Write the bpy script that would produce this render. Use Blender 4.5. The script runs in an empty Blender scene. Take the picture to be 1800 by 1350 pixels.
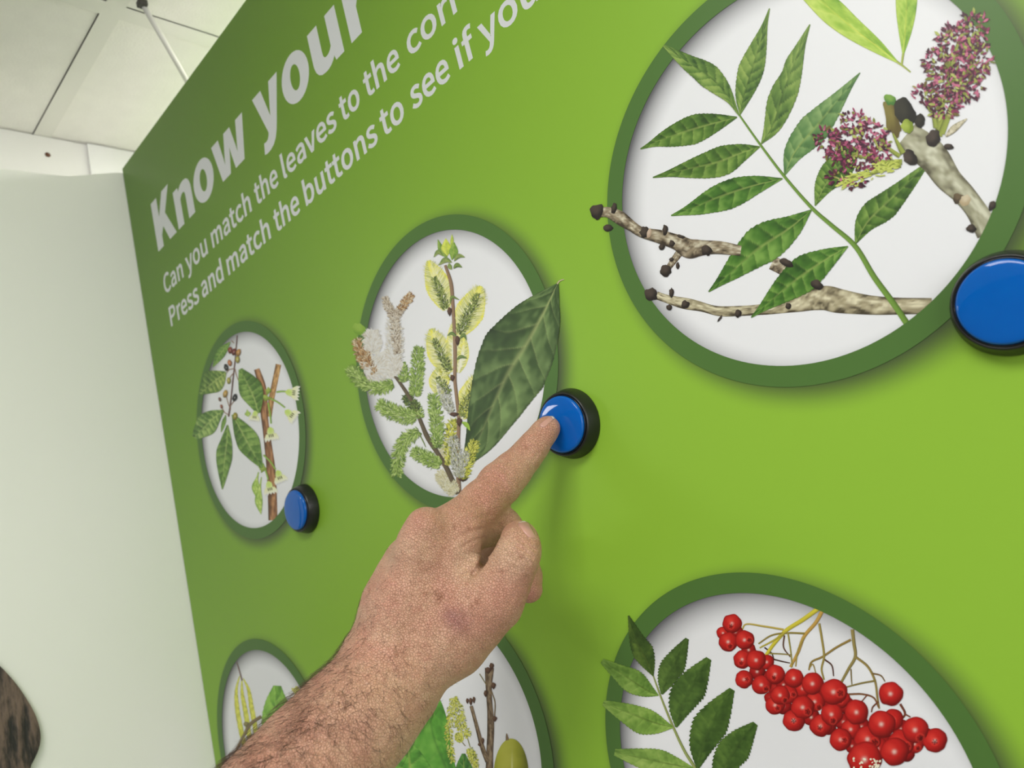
import bpy, bmesh, math, random
import numpy as np
from mathutils import Vector, Matrix

# ---------------------------------------------------------------- scene frame
# Panel units: x along the panel, y up, z out of the panel towards the room.
S = 1.35                       # panel units -> metres
LIFT = 2.044                   # puts the floor at z = 0
F = 1355.013                   # focal length in pixels of the 1800 x 1350 frame
RM = np.array([[0.6910847531082669, -0.24023407493746757, -0.6816813429014962],
               [0.3103106531881538, 0.950417386180228, -0.020349215322626305],
               [0.652770375046991, -0.19746995033484083, 0.7313661573900991]])
CP = np.array([0.77967308, -0.32867629, 0.33368507])
SC = bpy.context.scene
COL = SC.collection
rng = np.random.default_rng(7)

def W(p):
    p = np.asarray(p, float)
    q = np.empty_like(p)
    q[..., 0] = p[..., 0] * S
    q[..., 1] = -p[..., 2] * S
    q[..., 2] = p[..., 1] * S + LIFT
    return q

def ray(uv):
    uv = np.atleast_2d(np.asarray(uv, float))
    return np.stack([(uv[:, 0] - 900) / F, -(uv[:, 1] - 675) / F, -np.ones(len(uv))], 1) @ RM

def onto(uv, axis=2, val=0.0):
    d = ray(uv)
    t = (val - CP[axis]) / d[:, axis]
    return CP + t[:, None] * d

def deep(u, v, t):
    return CP + t * ray([(u, v)])[0]

def project(P):
    c = (P - CP) @ RM.T
    return np.stack([900 + F * c[:, 0] / -c[:, 2], 675 - F * c[:, 1] / -c[:, 2]], 1), -c[:, 2]

# ---------------------------------------------------------------- camera, world, lights, exposure
cam = bpy.data.cameras.new('camera')
cam.sensor_width = 36.0
cam.lens = F / 1800 * 36
cam.clip_start = 0.02
co = bpy.data.objects.new('camera', cam)
COL.objects.link(co)
ax = [W(RM[i]) - W(np.zeros(3)) for i in range(3)]
ax = [a / np.linalg.norm(a) for a in ax]
m = Matrix.Identity(4)
pos = W(CP)
for i in range(3):
    for j in range(3):
        m[j][i] = ax[i][j]
    m[i][3] = pos[i]
co.matrix_world = m
cam.dof.use_dof = True
cam.dof.focus_distance = 0.40 * S
cam.dof.aperture_fstop = 10.0
SC.camera = co

world = bpy.data.worlds.new('world')
SC.world = world
world.use_nodes = True
world.node_tree.nodes['Background'].inputs[0].default_value = (1.0, 0.985, 0.955, 1)
world.node_tree.nodes['Background'].inputs[1].default_value = 0.88

def area(name, p, size, power, color=(1.0, 0.98, 0.94), target=None, spread=180):
    l = bpy.data.lights.new(name, 'AREA')
    l.shape = 'RECTANGLE'
    l.size, l.size_y = size[0] * S, size[1] * S
    l.energy = power
    l.color = color
    l.spread = math.radians(spread)
    o = bpy.data.objects.new(name, l)
    COL.objects.link(o)
    o.location = W(np.array(p, float))
    if target is not None:
        d = Vector(W(np.array(target, float))) - o.location
        o.rotation_euler = d.to_track_quat('-Z', 'Y').to_euler()
    return o

area('ceiling_lamp_near', (0.80, 0.246, 0.72), (0.44, 0.44), 12.5)
area('ceiling_lamp_far', (-0.84, 0.246, 1.27), (0.44, 0.44), 14.0)
area('ceiling_lamp_behind', (0.45, 0.246, -0.45), (0.60, 0.44), 25.0)

area('side_fill', (2.1, -0.30, 0.9), (1.3, 0.8), 12.0, (0.97, 0.99, 1.0), (0.0, -0.05, 0.3))  # unseen fill added on the right to brighten side panel and ceiling
SC.view_settings.view_transform = 'Standard'
SC.view_settings.look = 'None'
SC.view_settings.gamma = 1.0
SC.view_settings.exposure = 0.09
SC.view_settings.use_curve_mapping = False

# ---------------------------------------------------------------- helpers
def lin(c):
    c = np.asarray(c, float) / 255.0
    return np.where(c <= 0.04045, c / 12.92, ((c + 0.055) / 1.055) ** 2.4)

def thing(o, label=None, cat=None, group=None, kind=None):
    if label: o['label'] = label
    if cat: o['category'] = cat
    if group: o['group'] = group
    if kind: o['kind'] = kind
    return o

def empty(name, p=(0, 0, 0)):
    o = bpy.data.objects.new(name, None)
    COL.objects.link(o)
    o.location = W(np.array(p, float))
    o.empty_display_size = 0.02
    return o

def mesh_obj(name, P, faces, mat, parent=None, cols=None, smooth=False, world_space=False, origin=None):
    """P in panel units; one mesh object whose origin sits at its parent's."""
    V = np.asarray(P, float) if world_space else W(np.asarray(P, float))
    base = np.zeros(3)
    if parent is not None:
        q = parent
        while q is not None:
            base += np.array(q.location)
            q = q.parent
    org = base if origin is None else W(np.array(origin, float))
    me = bpy.data.meshes.new(name)
    faces = faces.tolist() if isinstance(faces, np.ndarray) else faces
    me.from_pydata((V - org).tolist(), [], faces)
    if smooth:
        me.polygons.foreach_set('use_smooth', [True] * len(me.polygons))
    if mat is not None:
        me.materials.append(mat)
    if cols is not None:
        a = me.color_attributes.new('Col', 'FLOAT_COLOR', 'POINT')
        c = np.ones((len(V), 4))
        c[:, :3] = cols
        a.data.foreach_set('color', c.ravel())
    o = bpy.data.objects.new(name, me)
    COL.objects.link(o)
    if parent is not None:
        o.parent = parent
        o.location = org - base
    else:
        o.location = org
    return o

def box(name, lo, hi, mat, parent=None, bevel=0.0, origin=None):
    lo, hi = np.array(lo, float), np.array(hi, float)
    P = np.array([[(lo, hi)[i][0], (lo, hi)[j][1], (lo, hi)[k][2]] for i in (0, 1) for j in (0, 1) for k in (0, 1)])
    Fc = [(0, 1, 3, 2), (4, 6, 7, 5), (0, 4, 5, 1), (2, 3, 7, 6), (0, 2, 6, 4), (1, 5, 7, 3)]
    o = mesh_obj(name, P, Fc, mat, parent, origin=origin)
    if bevel:
        b = o.modifiers.new('b', 'BEVEL'); b.width = bevel * S; b.segments = 2
    return o

class Nodes:
    def __init__(self, name):
        self.m = bpy.data.materials.new(name)
        self.m.use_nodes = True
        self.t = self.m.node_tree
        self.b = self.t.nodes['Principled BSDF']
    def new(self, kind, **kw):
        n = self.t.nodes.new(kind)
        for k, v in kw.items():
            setattr(n, k, v)
        return n
    def link(self, a, b):
        self.t.links.new(a, b)
    def math(self, op, a, b=None, clamp=False):
        n = self.new('ShaderNodeMath', operation=op, use_clamp=clamp)
        for i, v in enumerate((a, b)):
            if v is None: continue
            if isinstance(v, (int, float)): n.inputs[i].default_value = v
            else: self.link(v, n.inputs[i])
        return n.outputs[0]
    def ramp(self, v, stops):
        n = self.new('ShaderNodeMapRange', interpolation_type='SMOOTHSTEP')
        self.link(v, n.inputs[0])
        for i, x in enumerate(stops):
            n.inputs[1 + i].default_value = x
        return n.outputs[0]
    def mix(self, fac, a, b, mode='MIX'):
        n = self.new('ShaderNodeMix', data_type='RGBA', blend_type=mode)
        for i, v in ((0, fac), (6, a), (7, b)):
            if isinstance(v, (int, float)): n.inputs[i].default_value = v
            elif isinstance(v, tuple): n.inputs[i].default_value = (*v, 1)
            else: self.link(v, n.inputs[i])
        return n.outputs[2]
    def noise(self, scale, detail=3, rough=0.5, vec=None):
        n = self.new('ShaderNodeTexNoise')
        n.inputs['Scale'].default_value = scale
        n.inputs['Detail'].default_value = detail
        n.inputs['Roughness'].default_value = rough
        if vec is not None: self.link(vec, n.inputs['Vector'])
        return n.outputs['Fac']
    def bump(self, h, strength, dist):
        n = self.new('ShaderNodeBump')
        n.inputs['Strength'].default_value = strength
        n.inputs['Distance'].default_value = dist
        self.link(h, n.inputs['Height'])
        self.link(n.outputs[0], self.b.inputs['Normal'])

def plain(name, rgb, rough=0.6, bump=None, spec=0.5, var=0.04, vscale=6):
    n = Nodes(name)
    tc = n.new('ShaderNodeTexCoord').outputs['Object']
    f = n.noise(vscale, 4, 0.6, tc)
    c = n.mix(f, tuple(x * (1 - var) for x in rgb), tuple(min(1, x * (1 + var)) for x in rgb))
    n.link(c, n.b.inputs['Base Color'])
    n.b.inputs['Roughness'].default_value = rough
    n.b.inputs['Specular IOR Level'].default_value = spec
    if bump:
        n.bump(n.noise(bump[0], 4, 0.6, tc), bump[1], bump[2])
    return n.m

M = {}
M['wall'] = plain('wall_paint', (0.88, 0.87, 0.84), 0.75, (90, 0.15, 0.002))
M['wall_lamplit'] = plain('lamplit_wall_paint', (0.90, 0.90, 0.88), 0.6, (60, 0.2, 0.002))  # paler than the wall: lamp brightness put into the colour
M['side'] = plain('pale_panel', (0.90, 0.905, 0.85), 0.55, (500, 0.05, 0.0004), var=0.015)
M['tile'] = plain('ceiling_tile', (0.93, 0.915, 0.86), 0.9, (300, 0.35, 0.001), var=0.05, vscale=40)
M['tee'] = plain('ceiling_tee', (0.86, 0.85, 0.79), 0.5, var=0.02)
M['far'] = plain('grey_wall', (0.30, 0.31, 0.32), 0.8)
M['void'] = plain('ceiling_void', (0.30, 0.30, 0.28), 0.9)
M['floor'] = plain('floor_vinyl', (0.30, 0.28, 0.25), 0.5, (40, 0.1, 0.001))
M['rod'] = plain('white_rod', (0.80, 0.79, 0.74), 0.4)
M['dark'] = plain('dark_fixing', (0.05, 0.045, 0.04), 0.5)
M['nail'] = plain('rusty_screw', (0.12, 0.045, 0.02), 0.6)
M['edge'] = plain('panel_edge', (0.75, 0.78, 0.70), 0.6)
M['letter'] = plain('white_print', (0.71, 0.725, 0.75), 0.5, var=0.01)
M['housing'] = plain('black_plastic', (0.010, 0.011, 0.010), 0.32, var=0.1)

n = Nodes('print_ink')
a = n.new('ShaderNodeVertexColor'); a.layer_name = 'Col'
n.link(a.outputs[0], n.b.inputs['Base Color'])
n.b.inputs['Roughness'].default_value = 0.42
n.b.inputs['Specular IOR Level'].default_value = 0.35
M['print'] = n.m

n = Nodes('button_collar')
n.b.inputs['Base Color'].default_value = (0.004, 0.006, 0.02, 1)
n.b.inputs['Roughness'].default_value = 0.08
M['collar'] = n.m

n = Nodes('blue_button_plastic')
tc = n.new('ShaderNodeTexCoord').outputs['Object']
n.link(n.mix(n.noise(90, 3, 0.5, tc), (0.0, 0.105, 0.46), (0.0, 0.12, 0.51)), n.b.inputs['Base Color'])
n.b.inputs['Roughness'].default_value = 0.04
n.b.inputs['Coat Weight'].default_value = 0.0
n.b.inputs['Specular IOR Level'].default_value = 0.4
n.b.inputs['Coat Roughness'].default_value = 0.03
n.b.inputs['Subsurface Weight'].default_value = 0.15
n.b.inputs['Subsurface Radius'].default_value = (0.002, 0.004, 0.01)
n.b.inputs['Subsurface Scale'].default_value = 0.5
M['cap'] = n.m

# ---------------------------------------------------------------- ring centres and the panel's green ground
RO = 0.095
RI = RO * 0.90066
RINGS = {'A': (0.1667, -0.1777), 'B': (0.4296, -0.2080), 'C': (0.6684, -0.2010),
         'D': (0.5780, -0.4608), 'E': (0.3484, -0.4350), 'F': (0.1102, -0.4478)}

n = Nodes('green_printed_panel')
tc = n.new('ShaderNodeTexCoord').outputs['Object']
sp = n.new('ShaderNodeSeparateXYZ'); n.link(tc, sp.inputs[0])
X = n.math('DIVIDE', sp.outputs[0], S)
Y = n.math('DIVIDE', sp.outputs[2], S)       # object origin = panel corner (0,0,0)
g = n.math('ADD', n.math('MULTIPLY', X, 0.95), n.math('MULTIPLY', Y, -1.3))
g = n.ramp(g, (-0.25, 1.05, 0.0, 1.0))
ground = n.mix(g, (0.108, 0.222, 0.024), (0.290, 0.525, 0.046))  # green is darker towards the upper left, paler lower right
sh = None
for k, (cx, cy) in RINGS.items():
    dx = n.math('SUBTRACT', X, cx + 0.0042)
    dy = n.math('SUBTRACT', Y, cy - 0.0042)
    d = n.math('SQRT', n.math('ADD', n.math('MULTIPLY', dx, dx), n.math('MULTIPLY', dy, dy)))
    s = n.ramp(d, (RO - 0.007, RO + 0.0105, 1.0, 0.0))
    sh = s if sh is None else n.math('MAXIMUM', sh, s)
ground = n.mix(n.math('MULTIPLY', sh, 0.95), ground, (0.055, 0.075, 0.04))   # the artwork's printed drop shadow
n.link(ground, n.b.inputs['Base Color'])
n.b.inputs['Roughness'].default_value = 0.38
n.b.inputs['Specular IOR Level'].default_value = 0.30
n.bump(n.noise(900, 2, 0.5, tc), 0.06, 0.0003)
M['green'] = n.m

n = Nodes('bark_print')
tc = n.new('ShaderNodeTexCoord').outputs['Object']
mp = n.new('ShaderNodeMapping'); mp.inputs['Scale'].default_value = (1, 3.4, 0.8); n.link(tc, mp.inputs[0])
v = n.noise(22, 6, 0.65, mp.outputs[0])
w = n.noise(70, 5, 0.6, mp.outputs[0])
h = n.math('ADD', n.math('MULTIPLY', v, 0.7), n.math('MULTIPLY', w, 0.3))
r = n.ramp(h, (0.42, 0.62, 0.0, 1.0))
n.link(n.mix(r, (0.012, 0.010, 0.008), (0.17, 0.115, 0.085)), n.b.inputs['Base Color'])
n.b.inputs['Roughness'].default_value = 0.5
n.bump(h, 0.4, 0.004)
M['bark'] = n.m

# ---------------------------------------------------------------- setting
thing(box('floor', (-1.25, -1.516, -0.9), (2.2, -1.514, 2.2), M['floor']), kind='structure')
thing(box('wall_left', (-0.098, -1.513, -0.9), (-0.088, 0.2495, 0.45), M['wall']), kind='structure')
thing(box('added_wall_side', (-1.26, -1.513, 0.45), (-1.25, 0.2495, 2.2), M['far']), kind='structure')  # unseen dark grey wall, added so the button caps reflect less brightness
pil = thing(box('trim_1', (-0.0875, -1.513, -0.9), (-0.0845, 0.2495, 0.0), M['wall_lamplit']), kind='structure')
thing(box('wall_back', (-0.087, -1.513, -0.915), (2.2, 0.262, -0.905), M['wall']), kind='structure')
thing(box('added_wall_front', (-1.25, -1.513, 2.2), (2.2, 0.262, 2.21), M['far']), kind='structure')  # unseen wall behind the camera, added to darken reflections in the caps
ceil = thing(box('ceiling', (-1.25, 0.258, -0.9), (2.2, 0.262, 2.2), M['void']), kind='structure')
T0, TW = 0.4444, 0.0178
gx = [0.1427 + T0 * i for i in range(-3, 5)]
gz = [0.0463 + T0 * i for i in range(-3, 6)]
for z in gz:
    if -0.88 < z < 2.15:
        box('ceiling_tee', (-1.25, 0.2500, z - TW / 2), (2.2, 0.2508, z + TW / 2), M['tee'], ceil)
for x in gx:
    if True:
        for i in range(len(gz) - 1):
            z0, z1 = gz[i] + TW / 2, gz[i + 1] - TW / 2
            z0 = max(z0, -0.9)
            box('ceiling_tee', (x - TW / 2, 0.2500, z0), (x + TW / 2, 0.2508, z1), M['tee'], ceil)
tile_me = None
xs = gx
for i in range(len(xs) - 1):
    for j in range(len(gz) - 1):
        lo = (xs[i] + 0.0096, 0.2514, max(gz[j] + 0.0098, -0.89))
        hi = (xs[i + 1] - 0.004, 0.2560, gz[j + 1] - 0.004)
        if hi[2] > lo[2]:
            box('ceiling_tile', lo, hi, M['tile'], ceil)
# small rusty screw in the far wall
P0 = onto([(84, 272)], 0, -0.0875)[0]
bm = bmesh.new()
bmesh.ops.create_icosphere(bm, subdivisions=2, radius=0.0030)
pts = np.array([v.co[:] for v in bm.verts]); pts[:, 0] *= 0.4
fc = [tuple(v.index for v in f.verts) for f in bm.faces]; bm.free()
wl = bpy.data.objects['wall_left']
mesh_obj('screw', pts + P0, fc, M['nail'], wl, smooth=True)

# ---------------------------------------------------------------- tube / lathe
def tube(name, path, radii, mat, parent=None, seg=12, caps=True):
    path = np.asarray(path, float)
    n_ = len(path)
    V, Fc = [], []
    for i in range(n_):
        t = path[min(i + 1, n_ - 1)] - path[max(i - 1, 0)]
        t /= np.linalg.norm(t)
        u = np.cross(t, (0, 0, 1.0) if abs(t[2]) < 0.9 else (1.0, 0, 0)); u /= np.linalg.norm(u)
        w_ = np.cross(t, u)
        for k in range(seg):
            a_ = 2 * math.pi * k / seg
            V.append(path[i] + radii[i] * (u * math.cos(a_) + w_ * math.sin(a_)))
    for i in range(n_ - 1):
        for k in range(seg):
            Fc.append((i * seg + k, i * seg + (k + 1) % seg, (i + 1) * seg + (k + 1) % seg, (i + 1) * seg + k))
    if caps:
        Fc.append(tuple(range(seg))[::-1]); Fc.append(tuple((n_ - 1) * seg + k for k in range(seg)))
    return mesh_obj(name, V, Fc, mat, parent, smooth=True)

def lathe(name, c, prof, mat, parent, seg=96):
    V, Fc = [], []
    for r, z in prof:
        for k in range(seg):
            a_ = 2 * math.pi * k / seg
            V.append((c[0] + r * math.cos(a_), c[1] + r * math.sin(a_), z))
    for i in range(len(prof) - 1):
        for k in range(seg):
            Fc.append((i * seg + k, i * seg + (k + 1) % seg, (i + 1) * seg + (k + 1) % seg, (i + 1) * seg + k))
    Fc.append(tuple((len(prof) - 1) * seg + k for k in range(seg)))
    Fc.append(tuple(range(seg))[::-1])
    o = mesh_obj(name, V, Fc, mat, parent, smooth=True)
    return o

# white diagonal hanger between the ceiling grid and the rear of the panel
pa = onto([(249, 2)], 1, 0.2498)[0]
pb = onto([(327, 139)], 2, -0.016)[0]
pc = pb + (pb - pa) * 0.12
hang = thing(empty('hanger_rod', pa), 'thin white diagonal rod running from the ceiling grid down behind the green panel', 'hanger')
tube('rod', [pa - np.array([0, .002, 0]), pc], [0.0026, 0.0026], M['rod'], hang)
box('bracket', pa + np.array([-0.004, -0.006, -0.004]), pa + np.array([0.004, 0, 0.004]), M['dark'], hang, bevel=0.0006)

# ---------------------------------------------------------------- pale side panel with the bark cut-out
prof = [(-0.012, -1.514), (-0.012, 0.1650), (0.005, 0.1640), (0.030, 0.1570), (0.055, 0.1495), (0.08, 0.1475), (0.12, 0.1460), (0.21, 0.1440), (0.21, -1.514)]
V = [(-0.012, y, z) for z, y in prof] + [(-0.0006, y, z) for z, y in prof]
k = len(prof)
Fc = [tuple(range(k)), tuple(range(2 * k - 1, k - 1, -1))] + [(i, i + k, (i + 1) % k + k, (i + 1) % k) for i in range(k)]
side = mesh_obj('side_panel', V, Fc, M['side'], None, origin=(-0.0006, -1.514, 0.0))
thing(side, 'pale greenish white display panel standing at right angles to the green panel', 'panel')
b = side.modifiers.new('b', 'BEVEL'); b.width = 0.0015; b.segments = 3; b.limit_method = 'ANGLE'

edge = [(0, 1170), (16, 1187), (32, 1206), (46, 1227), (58, 1247), (67, 1268), (71.5, 1288), (71.5, 1303), (68, 1318), (61, 1334), (52, 1350)]
q = onto(edge, 0, 0.006)
zy = [(p[2], p[1]) for p in q]
zy = [(0.2085, -0.20), (0.200, -0.255), (0.185, -0.293)] + zy + [(0.158, -0.44), (0.172, -0.475), (0.178, -0.53), (0.165, -0.62), (0.15, -0.75), (0.14, -1.0), (0.13, -1.5135), (0.2085, -1.5135)]
def smooth_poly(pts, it=2):
    P = np.array(pts, float)
    for _ in range(it):
        Q = []
        for i in range(len(P) - 1):
            Q += [P[i] * .75 + P[i + 1] * .25, P[i] * .25 + P[i + 1] * .75]
        P = np.array([P[0]] + Q + [P[-1]])
    return P
zy = smooth_poly(zy, 2)
k = len(zy)
V = [(-0.0004, y, z) for z, y in zy] + [(0.006, y, z) for z, y in zy]
Fc = [tuple(range(k)), tuple(range(2 * k - 1, k - 1, -1))] + [(i, i + k, (i + 1) % k + k, (i + 1) % k) for i in range(k)]
bark = mesh_obj('tree_cutout', V, Fc, M['bark'], None, origin=(0.0, -1.5135, 0.3))
thing(bark, 'dark brown bark-patterned curved tree cut-out mounted on the pale side panel', 'cut-out')
# ---------------------------------------------------------------- green display panel
panel = thing(empty('display_panel', (0, 0, 0)), 'large green printed display panel with ringed plant pictures and white lettering', 'panel')
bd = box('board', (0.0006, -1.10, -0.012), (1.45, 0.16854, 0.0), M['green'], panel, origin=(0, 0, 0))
b = bd.modifiers.new('b', 'BEVEL'); b.width = 0.0008; b.segments = 2
LAY = 4.0e-5

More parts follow.
